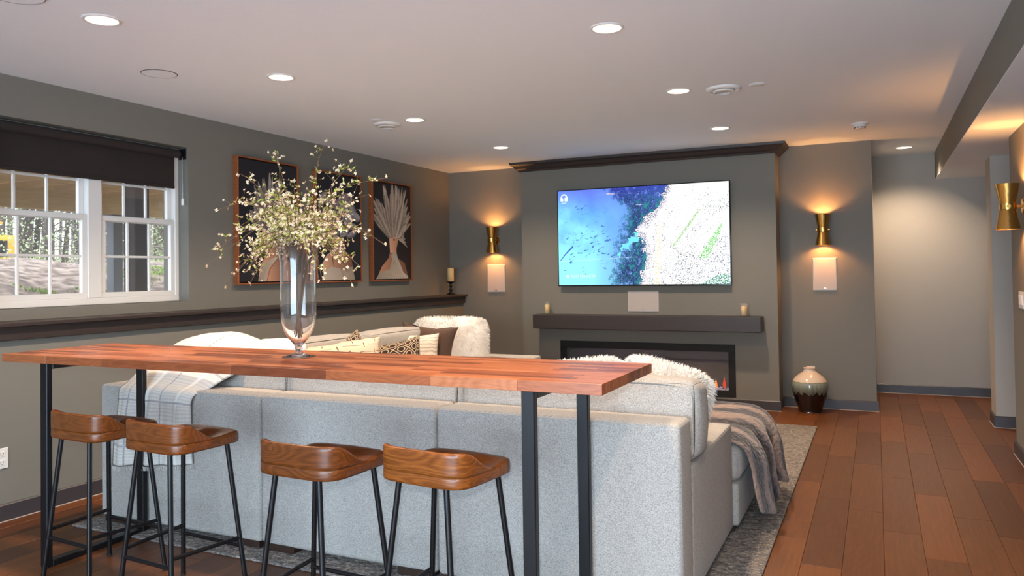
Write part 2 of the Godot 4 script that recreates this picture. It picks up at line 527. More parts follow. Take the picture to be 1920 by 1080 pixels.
func build_shell() -> void:
	# floor: a sub-floor slab and the planks that lie in view
	var st := mb()
	box(st, Vector3(-4.95, -0.2, -9.7), Vector3(2.9, -0.012, 3.2))
	var fl := struct("floor", st, M.slab)
	var pl := []
	for w in [0.1755]:
		st = mb()
		box(st, Vector3(-w / 2 + 0.0004, -0.012, -0.5746), Vector3(w / 2 - 0.0004, 0.0, 0.5746), 0.0015)
		pl.append(done(st))
	var known := {-2: -4.972, -1: -4.794, 0: -4.472, 1: -5.27, 2: -4.856, 3: -5.743}
	var lot := mb()
	for col in range(-26, 5):
		var x := 0.008 + 0.1755 * (col + 0.5)
		if x > RX and col > 5: continue
		var joint: float = known.get(col, rng.randf() * 1.15)
		var z0 := joint - 1.15 * ceilf((joint + 9.6) / 1.15)
		for k in 12:
			var zc := z0 + 1.15 * (k + 0.5)
			if zc - 0.575 > 3.0 or zc + 0.575 < -9.45: continue
			var near := zc > -1.7
			var hidden := zc < -3.6 and zc > -6.5 and x < -0.75
			if x > -0.45 and zc > -3.0: near = true
			if near or hidden:
				box(lot, Vector3(x - 0.0873, -0.012, zc - 0.5745), Vector3(x + 0.0873, 0.0, zc + 0.5745), 0.0015)
			else:
				part("plank", pl[0], M.floor[rng.randi() % 5], fl, Vector3(x, 0, zc))
	for col in range(5, 15):   # the side passage
		for k in 3:
			var x2 := 0.008 + 0.1755 * (col + 0.5)
			box(lot, Vector3(x2 - 0.0873, -0.012, -9.43 + 0.92 * k + 0.0005), Vector3(x2 + 0.0873, 0.0, -8.51 + 0.92 * k), 0.0015)
	var rest := obj("planks_out_of_view", lot, M.floor[0], fl)
	rest.set_meta("kind", "stuff")
	# ceiling
	st = mb()
	box(st, Vector3(-4.95, CE, -9.7), Vector3(2.9, CE + 0.2, 3.2))
	struct("ceiling", st, M.ceiling)
	# left wall: thick lower half, set-back upper half with the window opening
	st = mb()
	box(st, Vector3(-4.95, -0.1, -8.2), Vector3(XLL, 1.025, 3.1))
	wall_with_hole(st, Vector3(-4.95, 1.025, -8.2), Vector3(XL, CE, 3.1), 2, -4.214, -2.72, 1.192, 2.35)
	struct("wall_left", st, M.wall)
	# wall with the sconces, left and right of the fireplace wall
	st = mb()
	box(st, Vector3(-4.95, -0.1, -9.7), Vector3(-0.017, CE, ZS))
	struct("wall_front", st, M.wall)
	# bump-out with the firebox recess
	st = mb()
	wall_with_hole(st, Vector3(-3.58, 0, ZS + 0.002), Vector3(-0.867, CE, ZT), 0, -3.121, -1.288, 0.122, 0.617)
	struct("wall_fireplace", st, M.wall)
	# alcove and passage
	st = mb()
	box(st, Vector3(-0.1, -0.1, -9.7), Vector3(2.9, CE, ZA))
	struct("wall_alcove", st, M.light_wall)
	st = mb()
	box(st, Vector3(RX, -0.1, -7.99), Vector3(2.7, CE, -7.70))
	struct("wall_passage", st, M.light_wall)
	st = mb()
	box(st, Vector3(2.6, -0.1, -9.5), Vector3(2.9, CE, -6.5))
	box(st, Vector3(1.05, -0.1, -6.65), Vector3(2.7, CE, -6.5))
	struct("wall_passage_end", st, M.light_wall)
	st = mb()
	box(st, Vector3(RX, -0.1, -6.65), Vector3(1.05, CE, 3.1))
	struct("wall_right", st, M.wall)
	st = mb()
	wall_with_hole(st, Vector3(-4.95, -0.1, 3.0), Vector3(2.9, CE, 3.2), 0, -3.2, 0.8, 0.03, 2.2)
	struct("wall_back", st, M.wall)
	patio_door()
	# soffit under the ceiling along the right wall: painted side, white underside
	st = mb()
	box(st, Vector3(0.594, SOFFIT + 0.004, ZA), Vector3(0.61, CE, 3.0))
	var so := struct("soffit", st, M.wall)
	st = mb()
	box(st, Vector3(0.595, SOFFIT, ZA), Vector3(2.7, SOFFIT + 0.05, 3.0))
	obj("underside", st, M.ceiling, so)
	# ledge on top of the thick lower wall
	st = mb()
	box(st, Vector3(XL + 0.001, 1.1, -8.153), Vector3(-4.44, 1.125, 2.9), 0.004)
	var lg := struct("trim_1", st, M.trim)
	st = mb()
	box(st, Vector3(XLL, 1.022, -8.153), Vector3(-4.475, 1.1, 2.9), 0.003)
	obj("fascia", st, M.trim, lg)
	# crown on the bump-out
	st = mb()
	var prof := [Vector2(0, 0), Vector2(0.022, 0), Vector2(0.03, 0.016), Vector2(0.05, 0.03), Vector2(0.072, 0.058), Vector2(0.098, 0.074), Vector2(0.104, 0.098), Vector2(0, 0.098)]
	extrude(st, prof, Vector3(-3.58, CE - 0.098, ZT), Vector3(2.713, 0, 0), Vector3(0, 0, 1), 1.0, 1.0)
	extrude(st, prof, Vector3(-0.867, CE - 0.098, ZT), Vector3(0, 0, -0.302), Vector3(1, 0, 0), 0.0, 1.0)
	extrude(st, prof, Vector3(-3.58, CE - 0.098, ZS), Vector3(0, 0, 0.302), Vector3(-1, 0, 0), 1.0, 0.0)
	struct("trim_2", st, M.trim)
	# baseboards with a pale bead of caulk along the floor
	var runs := [
		["baseboard_left", Vector3(XLL, 0, -8.15), Vector3(0, 0, 11.1), Vector3(1, 0, 0), 0.0, 0.0],
		["baseboard_fireplace", Vector3(-3.58, 0, ZT), Vector3(2.713, 0, 0), Vector3(0, 0, 1), 1.0, 1.0],
		["baseboard_fireplace_side", Vector3(-0.867, 0, ZT), Vector3(0, 0, -0.287), Vector3(1, 0, 0), 0.0, 1.0],
		["baseboard_front_left", Vector3(-4.49, 0, ZS), Vector3(0.9, 0, 0), Vector3(0, 0, 1), 0.0, 0.0],
		["baseboard_front", Vector3(-0.852, 0, ZS), Vector3(0.835, 0, 0), Vector3(0, 0, 1), 1.0, 0.0],
		["baseboard_alcove", Vector3(-0.017, 0, ZA), Vector3(2.6, 0, 0), Vector3(0, 0, 1), 0.0, 0.0],
		["baseboard_passage", Vector3(RX, 0, -7.7), Vector3(1.7, 0, 0), Vector3(0, 0, 1), 0.0, 1.0],
		["baseboard_passage_side", Vector3(RX, 0, -7.99), Vector3(0, 0, 0.29), Vector3(-1, 0, 0), 1.0, 0.0],
		["baseboard_right", Vector3(RX, 0, -6.65), Vector3(0, 0, 9.6), Vector3(-1, 0, 0), 0.0, 1.0],
	]
	for r in runs:
		st = mb()
		var h := 0.098
		extrude(st, [Vector2(0, 0.003), Vector2(0.014, 0.003), Vector2(0.014, h - 0.008), Vector2(0.008, h), Vector2(0, h)], r[1], r[2], r[3], r[4], r[5])
		var b := struct(r[0], st, M.base)
		st = mb()
		extrude(st, [Vector2(0, 0), Vector2(0.019, 0), Vector2(0.017, 0.004), Vector2(0, 0.004)], r[1], r[2], r[3], r[4], r[5])
		obj("caulk_bead", st, M.caulk, b)

func patio_door() -> void:   # the walk-out glass door behind the viewer, from which the cool daylight comes
	var root := Node3D.new()
	root.name = "door_1"
	add_child(root)
	root.set_meta("kind", "structure")
	root.position = Vector3(-1.2, 0.03, 3.1)
	for k in 3:
		var a := -3.2 + 1.333 * k
		var st := mb()
		box(st, Vector3(a, 0.03, 3.05), Vector3(a + 0.07, 2.2, 3.15), 0.003)
		box(st, Vector3(a + 1.263, 0.03, 3.05), Vector3(a + 1.333, 2.2, 3.15), 0.003)
		box(st, Vector3(a + 0.07, 0.03, 3.05), Vector3(a + 1.263, 0.13, 3.15), 0.003)
		box(st, Vector3(a + 0.07, 2.1, 3.05), Vector3(a + 1.263, 2.2, 3.15), 0.003)
		var fr := objw("door_frame", st, M.vinyl, root)
		st = mb()
		box(st, Vector3(a + 0.07, 0.13, 3.097), Vector3(a + 1.263, 2.1, 3.103))
		obj("pane", st, M.glass, fr)
	var l := AreaLight3D.new()
	l.name = "door_daylight"
	l.position = Vector3(0, 1.1, -0.14)
	l.area_size = Vector2(3.8, 2.0)
	l.light_color = Color(0.8, 0.91, 1.0)
	l.light_energy = DOOR_E
	l.area_range = 30.0
	l.area_attenuation = 2.0
	l.shadow_enabled = true
	root.add_child(l)

func build_window() -> void:
	var x0 := -4.86; var x1 := -4.785   # outer and inner face of the frame
	var zr := -4.192; var zl := -2.74
	var root := Node3D.new()
	root.name = "window_1"
	add_child(root)
	root.set_meta("kind", "structure")
	root.position = Vector3(x1, 1.192, (zr + zl) / 2)
	var st := mb()
	var y0 := 1.194; var y1 := 2.348
	box(st, Vector3(x0, y0, -4.213), Vector3(x1, y0 + 0.045, -2.722), 0.003)
	box(st, Vector3(x0, y1 - 0.04, -4.213), Vector3(x1, y1, -2.722), 0.003)
	box(st, Vector3(x0, y0 + 0.045, -4.213), Vector3(x1, y1 - 0.04, -4.178), 0.003)
	box(st, Vector3(x0, y0 + 0.045, -2.757), Vector3(x1, y1 - 0.04, -2.722), 0.003)
	objw("window_frame", st, M.vinyl, root)
	st = mb()
	box(st, Vector3(x0, y0 + 0.045, -3.565), Vector3(x1 + 0.004, y1 - 0.04, -3.463), 0.004)
	objw("mullion", st, M.vinyl, root)
	for side in [[-4.178, -3.565], [-3.463, -2.757]]:
		for low in [true, false]:
			var a: float = side[0]; var b: float = side[1]
			var c0 := y0 + 0.045 if low else 1.765
			var c1 := 1.805 if low else y1 - 0.04
			var f1 := x1 - 0.006 if low else x1 - 0.04
			var f0 := f1 - 0.032
			var w := 0.036
			st = mb()
			box(st, Vector3(f0, c0, a), Vector3(f1, c0 + w, b), 0.003)
			box(st, Vector3(f0, c1 - w, a), Vector3(f1, c1, b), 0.003)
			box(st, Vector3(f0, c0 + w, a), Vector3(f1, c1 - w, a + w), 0.003)
			box(st, Vector3(f0, c0 + w, b - w), Vector3(f1, c1 - w, b), 0.003)
			var sash := objw("sash", st, M.vinyl, root)
			var xm := (f0 + f1) / 2
			st = mb()
			box(st, Vector3(xm - 0.003, c0 + w, a + w), Vector3(xm + 0.003, c1 - w, b - w))
			var g := obj("pane", st, M.glass, sash)
			g.name = "pane"
			for k in [1, 2]:
				var z: float = lerpf(a + w, b - w, k / 3.0)
				st = mb()
				box(st, Vector3(xm - 0.008, c0 + w, z - 0.0085), Vector3(xm + 0.008, c1 - w, z + 0.0085), 0.003)
				obj("muntin", st, M.vinyl, sash)
			var ym := (c0 + c1) / 2
			st = mb()
			box(st, Vector3(xm - 0.007, ym - 0.0085, a + w), Vector3(xm + 0.007, ym + 0.0085, b - w), 0.003)
			obj("muntin", st, M.vinyl, sash)
	# small sash latch
	st = mb()
	box(st, Vector3(x1 + 0.004, 1.385, -3.475), Vector3(x1 + 0.01, 1.4, -3.465), 0.001)
	objw("latch", st, M.white, root)
	# roller blind
	var t := thing("roller_blind", "dark brown roller blind drawn part way down over the window", "blind", Vector3(-4.73, 2.045, -3.44))
	st = mb()
	var rr := 0.032
	var pts := []
	tube(st, [Vector3(-4.737, 2.302, -4.165), Vector3(-4.737, 2.302, -2.745)], [rr], 20)
	objw("roll", st, M.shade, t)
	st = mb()
	box(st, Vector3(-4.772, 2.06, -4.16), Vector3(-4.769, 2.302, -2.75))
	objw("fabric", st, M.shade, t)
	st = mb()
	box(st, Vector3(-4.776, 2.04, -4.162), Vector3(-4.764, 2.064, -2.748), 0.004)
	objw("hem_bar", st, M.shade, t)
	st = mb()
	box(st, Vector3(-4.775, 2.262, -4.21), Vector3(-4.7, 2.345, -4.205), 0.001)
	tube(st, [Vector3(-4.737, 2.302, -4.205), Vector3(-4.737, 2.302, -4.168)], [0.014], 12)
	objw("bracket", st, M.black, t)
	st = mb()
	tube(st, [Vector3(-4.72, 2.28, -4.19), Vector3(-4.72, 1.96, -4.195)], [0.0025], 6)
	var cd := objw("bead_chain", st, M.steel, t)
	st = mb()
	box(st, Vector3(-4.732, 1.915, -4.203), Vector3(-4.71, 1.965, -4.187), 0.004)
	obj("chain_weight", st, M.white, cd)

func build_outdoors() -> void:
	# rising ground of bare soil
	var n := FastNoiseLite.new(); n.seed = 4; n.frequency = 0.5; n.fractal_octaves = 4
	var H := func(x: float, z: float) -> float:
		var d := -5.2 - x
		var base := 0.72 + clampf(d - 1.0, 0.0, 5.5) * 0.155 + clampf(d - 6.5, 0.0, 40.0) * 0.03
		return base + n.get_noise_2d(x * 0.6, z * 0.6) * 0.22 * clampf(d / 2.0, 0.15, 1.2) + n.get_noise_2d(x * 2.6 + 50.0, z * 2.6) * 0.09
	var st := mb()
	surf(st, 130, 110, func(a: float, b: float) -> Vector3:
		var x := -5.0 - 40.0 * pow(a, 1.6)
		var z := lerpf(4.0, -46.0, b)
		return Vector3(x, H.call(x, z), z), true)
	var g := struct("ground", st, M.dirt)
	# tufts of grass on the mounds
	st = mb()
	st.set_smooth_group(FLAT)
	for pch in [[-8.6, -5.2, 0.9], [-9.6, -6.6, 0.7], [-10.5, -8.6, 1.1], [-10.5, -10.9, 1.0], [-13.0, -11.0, 1.4], [-12.5, -8.0, 0.8], [-9.0, -4.3, 0.8]]:
		for k in 900:
			var a := rng.randf() * TAU
			var r: float = pch[2] * sqrt(rng.randf()) * (0.7 + 0.3 * sin(a * 3.0))
			var p := Vector3(pch[0] + r * cos(a) * 0.7, 0, pch[1] + r * sin(a))
			p.y = H.call(p.x, p.z) - 0.01
			var w := Vector3(rng.randf_range(-1, 1), 0, rng.randf_range(-1, 1)).normalized() * 0.012
			var tip := p + Vector3(rng.randf_range(-0.04, 0.04), rng.randf_range(0.02, 0.06), rng.randf_range(-0.04, 0.04))
			tri(st, p - w, p + w, tip)
	var gr := obj("grass", st, M.grass)
	tag(gr, "green tufts of grass growing on the bare soil outside", "grass")
	gr.set_meta("kind", "stuff")
	# woodland behind
	for k in 60:
		var x := -rng.randf_range(17.0, 34.0)
		var z := x * lerpf(0.56, 0.93, (k + rng.randf()) / 60.0)
		var y: float = H.call(x, z) - 0.1
		st = mb()
		var h := rng.randf_range(7, 11)
		var r0 := rng.randf_range(0.05, 0.14)
		var lean := Vector3(rng.randf_range(-0.08, 0.08), 1, rng.randf_range(-0.08, 0.08))
		var P := []
		var R := []
		for i in 7:
			var f := i / 6.0
			P.append(lean * h * f + Vector3(sin(f * 5.0 + k), 0, cos(f * 4.0 + k * 2.0)) * 0.12 * f)
			R.append(lerpf(r0, 0.02, f))
		tube(st, P, R, 6, false)
		for b in 26:
			var f := rng.randf_range(0.06, 0.95)
			var s: Vector3 = lean * h * f
			var az := rng.randf() * TAU
			var L := rng.randf_range(0.5, 1.9)
			var dir := Vector3(cos(az), rng.randf_range(0.0, 0.9), sin(az)).normalized()
			var mid := s + dir * L * 0.5 + Vector3(0, -0.06, 0)
			var end := s + dir * L + Vector3(0, 0.12, 0)
			tube(st, [s, mid, end], [0.02, 0.013, 0.005], 4, false)
			for q in 2:
				tube(st, [mid, mid + Vector3(rng.randf_range(-0.5, 0.5), rng.randf_range(0.1, 0.6), rng.randf_range(-0.5, 0.5))], [0.009, 0.003], 3, false)
		var t := obj("bare_tree", st, M.bark[k % 3])
		t.position = Vector3(x, y, z)
		tag(t, "bare grey tree trunk in the woodland beyond the soil mounds", "tree", "leafless trees of the woodland outside")
	# spring leaves of the undergrowth
	st = mb()
	st.set_smooth_group(FLAT)
	for k in 34000:
		var x := -rng.randf_range(15.5, 33.0)
		var z := x * rng.randf_range(0.55, 0.95)
		var clump := n.get_noise_2d(x * 0.5, z * 0.5)
		if clump < -0.05: continue
		var y: float = H.call(x, z) + pow(rng.randf(), 1.5) * 5.5
		var p := Vector3(x, y, z)
		var a := Vector3(rng.randf_range(-1, 1), rng.randf_range(-1, 1), rng.randf_range(-1, 1)).normalized() * 0.036
		var b := a.cross(Vector3(rng.randf_range(-1, 1), 1, rng.randf_range(-1, 1))).normalized() * 0.024
		quad(st, p - a, p - b, p + a, p + b)
	var lv := obj("undergrowth", st, M.leaf_far)
	tag(lv, "pale green spring leaves of the undergrowth among the trees", "undergrowth")
	lv.set_meta("kind", "stuff")
	# deck overhead, standing on square posts
	var dk := thing("wooden_deck", "raised timber deck on square posts seen through the window", "deck", Vector3(-7.2, 0.9, -5.5))
	for k in 16:
		var z := -2.5 - 0.41 * k
		st = mb()
		box(st, Vector3(-9.35, 2.46, z - 0.022), Vector3(-5.05, 2.7, z + 0.022), 0.003)
		objw("joist", st, M.deck, dk)
	for k in 30:
		var x := -9.45 + 0.147 * k
		st = mb()
		box(st, Vector3(x, 2.7, -8.9), Vector3(x + 0.135, 2.735, -2.4), 0.003)
		objw("deck_board", st, M.deck, dk)
	st = mb()
	box(st, Vector3(-9.44, 2.36, -8.9), Vector3(-9.36, 2.7, -2.4), 0.003)
	box(st, Vector3(-9.16, 2.22, -8.9), Vector3(-9.04, 2.46, -2.4), 0.003)
	objw("beam", st, M.deck, dk)
	st = mb()
	box(st, Vector3(-6.15, 0.5, -4.955), Vector3(-6.0, 2.7, -4.8), 0.006)
	objw("post", st, M.post, dk)
	st = mb()
	box(st, Vector3(-9.27, 0.6, -7.12), Vector3(-9.13, 2.3, -6.98), 0.006)
	box(st, Vector3(-9.31, 2.17, -7.16), Vector3(-9.09, 2.24, -6.94), 0.006)
	objw("post", st, M.post_gray, dk)
	# yellow digger behind the first mound
	var e := thing("digger", "yellow digger parked behind the soil mound at the left pane", "digger", Vector3(-19.72, 1.4, -10.62), 0.45)
	st = mb()
	rbox(st, Vector3(-0.9, 0.35, -1.4), Vector3(0.9, 1.1, 1.0), 0.12, 3)
	obj("body", st, M.yellow, e)
	st = mb()
	for p in [Vector3(0.65, 0, -0.9), Vector3(0.65, 0, 0.3), Vector3(-0.65, 0, -0.9), Vector3(-0.65, 0, 0.3)]:
		box(st, p + Vector3(-0.05, 1.1, -0.05), p + Vector3(0.05, 1.36, 0.05), 0.01)
	box(st, Vector3(-0.75, 1.36, -1.0), Vector3(0.75, 1.42, 0.4), 0.02)
	obj("cab_frame", st, M.yellow, e)
	st = mb()
	box(st, Vector3(0.9, 0.55, -0.9), Vector3(0.92, 0.95, -0.3), 0.004)
	obj("side_window", st, M.black_gloss, e)
	for s in [-1, 1]:
		st = mb()
		rbox(st, Vector3(0.75 * s - 0.2, -0.1, -1.5), Vector3(0.75 * s + 0.2, 0.36, 1.2), 0.17, 4)
		obj("track", st, M.black_matt, e)

func disc_profile(r: float, drop: float, ring: float) -> Array:
	return [Vector2(0, -drop * 0.6), Vector2(r - ring, -drop * 0.6), Vector2(r - ring, -drop), Vector2(r - ring * 0.3, -drop), Vector2(r, -drop * 0.3), Vector2(r, 0)]

func build_ceiling_fittings() -> void:
	# downlights: trim ring, glowing lens, and the lamp itself just under the lens
	var where := {
		Vector2(-3.305, -2.469): "recessed ceiling downlight nearest the window, above the left end of the bar",
		Vector2(-3.3, -3.684): "second downlight from the window end of the left ceiling row",
		Vector2(-3.29, -5.197): "third downlight of the left ceiling row, beside the round ceiling vent",
		Vector2(-3.285, -6.742): "farthest downlight of the left ceiling row, near the corner of the walls",
		Vector2(-1.204, -3.713): "largest-looking downlight of the right ceiling row, above the right end of the bar",
		Vector2(-1.197, -5.241): "downlight beside the large round vent in the right ceiling row",
		Vector2(-1.195, -6.787): "farthest downlight of the right ceiling row, in front of the television wall",
		Vector2(0.285, -8.812): "small downlight in the alcove ceiling beyond the sconce wall",
		Vector2(-1.21, -2.2): "downlight outside the picture above the right end of the bar", Vector2(-0.1, -1.4): "downlight outside the picture nearest the viewer",
	}
	for p in where:
		downlight(p, where[p], "recessed ceiling downlights")
	var sp := [[Vector2(-3.882, -3.28), 0.1, "round flush speaker grille in the ceiling between two downlights"], [Vector2(-3.34, -2.08), 0.115, "round flush speaker grille cut off by the top edge, nearest the window"]]
	for s in sp:
		var t := thing("ceiling_speaker", s[2], "speaker", Vector3(s[0].x, CE, s[0].y), 0.0, "flush ceiling speakers")
		var st := mb()
		lathe(st, [Vector2(s[1] - 0.002, -0.003), Vector2(s[1], -0.004), Vector2(s[1] + 0.003, -0.002), Vector2(s[1] + 0.003, 0)], 48, Vector3.ZERO)
		obj("rim", st, M.grille, t)
		st = mb()
		lathe(st, [Vector2(0, -0.004), Vector2(s[1] - 0.002, -0.003)], 48, Vector3.ZERO)
		obj("grille", st, M.ceiling, t)
	for s in [[Vector2(-0.908, -5.327), 0.118, "larger round white air vent in the ceiling right of a downlight"], [Vector2(-3.588, -5.248), 0.112, "round white air vent in the ceiling left of a downlight"]]:
		var t := thing("ceiling_vent", s[2], "vent", Vector3(s[0].x, CE, s[0].y), 0.0, "round ceiling vents")
		var st := mb()
		lathe(st, [Vector2(0.083, -0.012), Vector2(0.09, -0.02), Vector2(s[1] - 0.01, -0.014), Vector2(s[1], -0.004), Vector2(s[1], 0)], 40)
		obj("flange", st, M.white, t)
		st = mb()
		lathe(st, [Vector2(0, -0.003), Vector2(0.084, -0.003)], 32)
		obj("opening", st, M.black_matt, t)
		for k in 3:
			var r: float = [0.07, 0.048, 0.026][k]
			st = mb()
			lathe(st, [Vector2(r - 0.014, -0.03), Vector2(r, -0.024), Vector2(r + 0.004, -0.012), Vector2(r - 0.01, -0.02), Vector2(r - 0.014, -0.03)], 32)
			obj("vane", st, M.white, t)
		st = mb()
		for k in 4:
			box(st, Vector3(-0.083, -0.02, -0.003), Vector3(0.0, -0.006, 0.003), 0.001, Transform3D(Basis(Vector3.UP, TAU * k / 4.0 + 0.4), Vector3.ZERO))
		obj("spoke", st, M.white, t)
	for s in [[Vector2(-0.687, -5.314), "faint flat blank cover plate in the ceiling near the large vent"], [Vector2(-3.56, -5.07), "faint flat blank cover plate in the ceiling beside the left vent"]]:
		var st := mb()
		lathe(st, [Vector2(0, -0.004), Vector2(0.05, -0.003), Vector2(0.054, 0)], 32, Vector3.ZERO)
		var o := obj("cover_plate", st, M.ceiling)
		o.position = Vector3(s[0].x, CE, s[0].y)
		tag(o, s[1], "cover plate", "blank ceiling plates")
	var sd := thing("smoke_detector", "white smoke detector on the ceiling near the alcove", "detector", Vector3(-0.098, CE, -7.16))
	var st2 := mb()
	lathe(st2, [Vector2(0.045, -0.034), Vector2(0.05, -0.03), Vector2(0.058, -0.012), Vector2(0.068, -0.01), Vector2(0.07, 0)], 32)
	obj("body", st2, M.white, sd)
	st2 = mb()
	lathe(st2, [Vector2(0, -0.046), Vector2(0.036, -0.044), Vector2(0.044, -0.034), Vector2(0.045, -0.028)], 32)
	obj("cap", st2, M.white, sd)
	st2 = mb()
	for k in 10:
		box(st2, Vector3(0.041, -0.042, -0.008), Vector3(0.0455, -0.036, 0.008), 0.0, Transform3D(Basis(Vector3.UP, TAU * k / 10.0), Vector3.ZERO))
	obj("slot", st2, M.slot, sd)

func downlight(p: Vector2, label: String, group: String) -> void:
	var t := thing("downlight", label, "downlight", Vector3(p.x, CE, p.y), 0.0, group)
	var st := mb()
	lathe(st, [Vector2(0.071, -0.004), Vector2(0.074, -0.007), Vector2(0.084, -0.005), Vector2(0.088, 0)], 40)
	obj("trim_ring", st, M.white, t)
	st = mb()
	lathe(st, [Vector2(0, -0.0045), Vector2(0.071, -0.004)], 40)
	obj("lens", st, M.lamp, t)
	var l := SpotLight3D.new()
	l.name = "downlight_lamp"
	l.position = Vector3(0, -0.016, 0)
	l.rotation.x = -PI / 2
	l.light_color = WARM
	l.light_energy = DOWN_E
	l.light_size = 0.06
	l.spot_angle = 66.0
	l.spot_angle_attenuation = 0.8
	l.spot_range = 14.0
	l.spot_attenuation = 2.0
	l.shadow_enabled = true
	t.add_child(l)

# ---------------------------------------------------------------- fireplace wall
func dab(im: Image, x: float, y: float, r: float, c: Color, soft := 1.0) -> void:
	var w := im.get_width(); var h := im.get_height()
	for j in range(maxi(0, int(y - r)), mini(h, int(y + r) + 2)):
		for i in range(maxi(0, int(x - r)), mini(w, int(x + r) + 2)):
			var d := Vector2(i + 0.5 - x, j + 0.5 - y).length()
			if d < r:
				var k := clampf((r - d) / maxf(soft, 0.01), 0.0, 1.0) * c.a
				im.set_pixel(i, j, im.get_pixel(i, j).lerp(Color(c.r, c.g, c.b), k))

func stroke(im: Image, pts: Array, r0: float, r1: float, c: Color, soft := 1.0) -> void:
	for s in pts.size() - 1:
		var a: Vector2 = pts[s]; var b: Vector2 = pts[s + 1]
		var n := maxi(2, int(a.distance_to(b) / 1.2))
		for k in n:
			var f := (s + float(k) / n) / (pts.size() - 1)
			var p := a.lerp(b, float(k) / n)
			dab(im, p.x, p.y, maxf(0.7, lerpf(r0, r1, f)), c, soft)

func tv_picture() -> ImageTexture:
	var w := 640; var h := 360
	var im := Image.create(w, h, false, Image.FORMAT_RGB8)
	var a := FastNoiseLite.new(); a.seed = 2; a.frequency = 0.008; a.fractal_octaves = 4
	var b := FastNoiseLite.new(); b.seed = 8; b.frequency = 0.035; b.fractal_octaves = 3
	var f := FastNoiseLite.new(); f.seed = 14; f.frequency = 0.16; f.fractal_octaves = 2
	var r := RandomNumberGenerator.new(); r.seed = 5
	for j in h:
		var y := float(j) / h
		for i in w:
			var x := float(i) / w
			var nb := b.get_noise_2d(i, j); var na := a.get_noise_2d(i, j); var nf := f.get_noise_2d(i, j)
			var coast := 0.52 + 0.02 * sin(y * 9.0) + 0.12 * maxf(0.0, 0.35 - y) / 0.35 - 0.045 * smoothstep(0.55, 1.0, y) + na * 0.05 + nb * 0.025
			var reef := 0.36 + 0.03 * sin(y * 5.0) - 0.1 * maxf(0.0, 0.2 - y) / 0.2 + na * 0.06
			var sea := Color(0.4, 0.68, 0.99).lerp(Color(0.62, 0.99, 1.0), clampf(y * 1.2 + na * 0.5 + 0.2 - x * 0.5, 0, 1))
			sea = sea.lerp(Color(0.42, 0.48, 0.96), clampf(0.75 - y * 3.4 + x * 0.6, 0, 1))
			sea = sea.lerp(Color(0.45, 0.66, 0.98), clampf((x - 0.2) * 4.0, 0, 0.8))
			var c := sea
			if x > reef:
				var dark := Color(0.02, 0.05, 0.25).lerp(Color(0.2, 0.56, 0.62), clampf(nb * 1.6 + 0.25 + (x - 0.46) * 2.0, 0, 1))
				dark = dark.lerp(Color(0.2, 0.2, 0.7), clampf(0.8 - y * 4.0, 0, 1))
				var k := smoothstep(0.0, 0.1, (x - reef)) * 0.8 + nb * 0.9 + nf * 0.5
				c = sea.lerp(dark, clampf(k, 0, 1))
				var channel := absf((y - 0.52) + (x - 0.47) * 1.7)
				if channel < 0.05 + nb * 0.08 - maxf(0.0, 0.42 - x) * 0.9 and x > 0.3: c = Color(0.5, 0.93, 0.97)
			if x > coast:
				c = Color(1, 1, 1)
				var density := clampf((y - 0.25) * 0.75 + na * 0.7 + (x - 0.6) * 0.45, 0.0, 0.55)
				if nf > 0.56 - density * 0.5: c = Color(0.8, 0.8, 0.78).lerp(Color(0.35, 0.36, 0.42), clampf(nb * 1.5 + density, 0, 1))
				if x < coast + 0.05 and nf > 0.1: c = Color(0.25, 0.2, 0.4).lerp(Color.WHITE, (x - coast) / 0.05)
				if absf(x - 0.76 + (y - 0.45) * 0.42) < 0.008 and y > 0.26 and y < 0.62 and nf > -0.05: c = Color(0.66, 0.84, 0.55)
				if absf(x - 0.9 + (y - 0.6) * 0.32) < 0.018 * smoothstep(0.35, 0.6, y) + 0.004 and y > 0.4 and y < 0.74 and nf > 0.02: c = Color(0.4, 0.82, 0.28)
				if absf(x - 0.63 + 0.04 * y) < 0.016 and y > 0.4 and nf > 0.3: c = Color(0.93, 0.88, 0.6)
				if y > 0.9 and x > 0.94 - (y - 0.9) and nf > 0.0: c = Color(0.2, 0.55, 0.4)
			im.set_pixel(i, j, c)
	# drifting dark wisps on the blue water
	for k in 110:
		var p := Vector2(r.randf_range(10, 225), r.randf_range(50, 350))
		if p.x > 120 and p.y > 300: p.y -= 120
		var d := Vector2(r.randf_range(4, 18), r.randf_range(-12, 4))
		stroke(im, [p, p + d * 0.5 + Vector2(0, r.randf_range(-3, 3)), p + d], r.randf_range(1.0, 3.2), 0.8, Color(0.18, 0.3, 0.72, 0.4 + 0.45 * p.y / 360.0), 2.0)
	stroke(im, [Vector2(6, 268), Vector2(30, 240), Vector2(58, 214)], 2.0, 3.5, Color(0.2, 0.32, 0.75, 0.8), 2.0)
	# scan glints
	stroke(im, [Vector2(2, 271), Vector2(310, 258)], 1.0, 1.0, Color(0.95, 1, 1, 0.9), 0.8)
	stroke(im, [Vector2(160, 20), Vector2(330, 26)], 0.8, 0.8, Color(0.8, 0.8, 1, 0.6), 0.8)
	stroke(im, [Vector2(196, 20), Vector2(226, 22)], 2.0, 1.6, Color(1, 0.9, 0.86, 1), 1.0)
	stroke(im, [Vector2(308, 66), Vector2(332, 67)], 1.6, 1.2, Color(1, 0.95, 0.95, 1), 1.0)
	# headphones emblem and the washed-out caption
	var e := Vector2(25, 27)
	var arc := []
	for k in 17: arc.append(e + Vector2(-cos(PI * k / 16.0) * 12.5, -sin(PI * k / 16.0) * 17.0 + 4.0))
	stroke(im, arc, 3.0, 3.0, Color(0.97, 1, 1, 1), 1.2)
	stroke(im, [e + Vector2(-12, 3), e + Vector2(-11, 12)], 4.0, 3.5, Color(0.97, 1, 1, 1), 1.2)
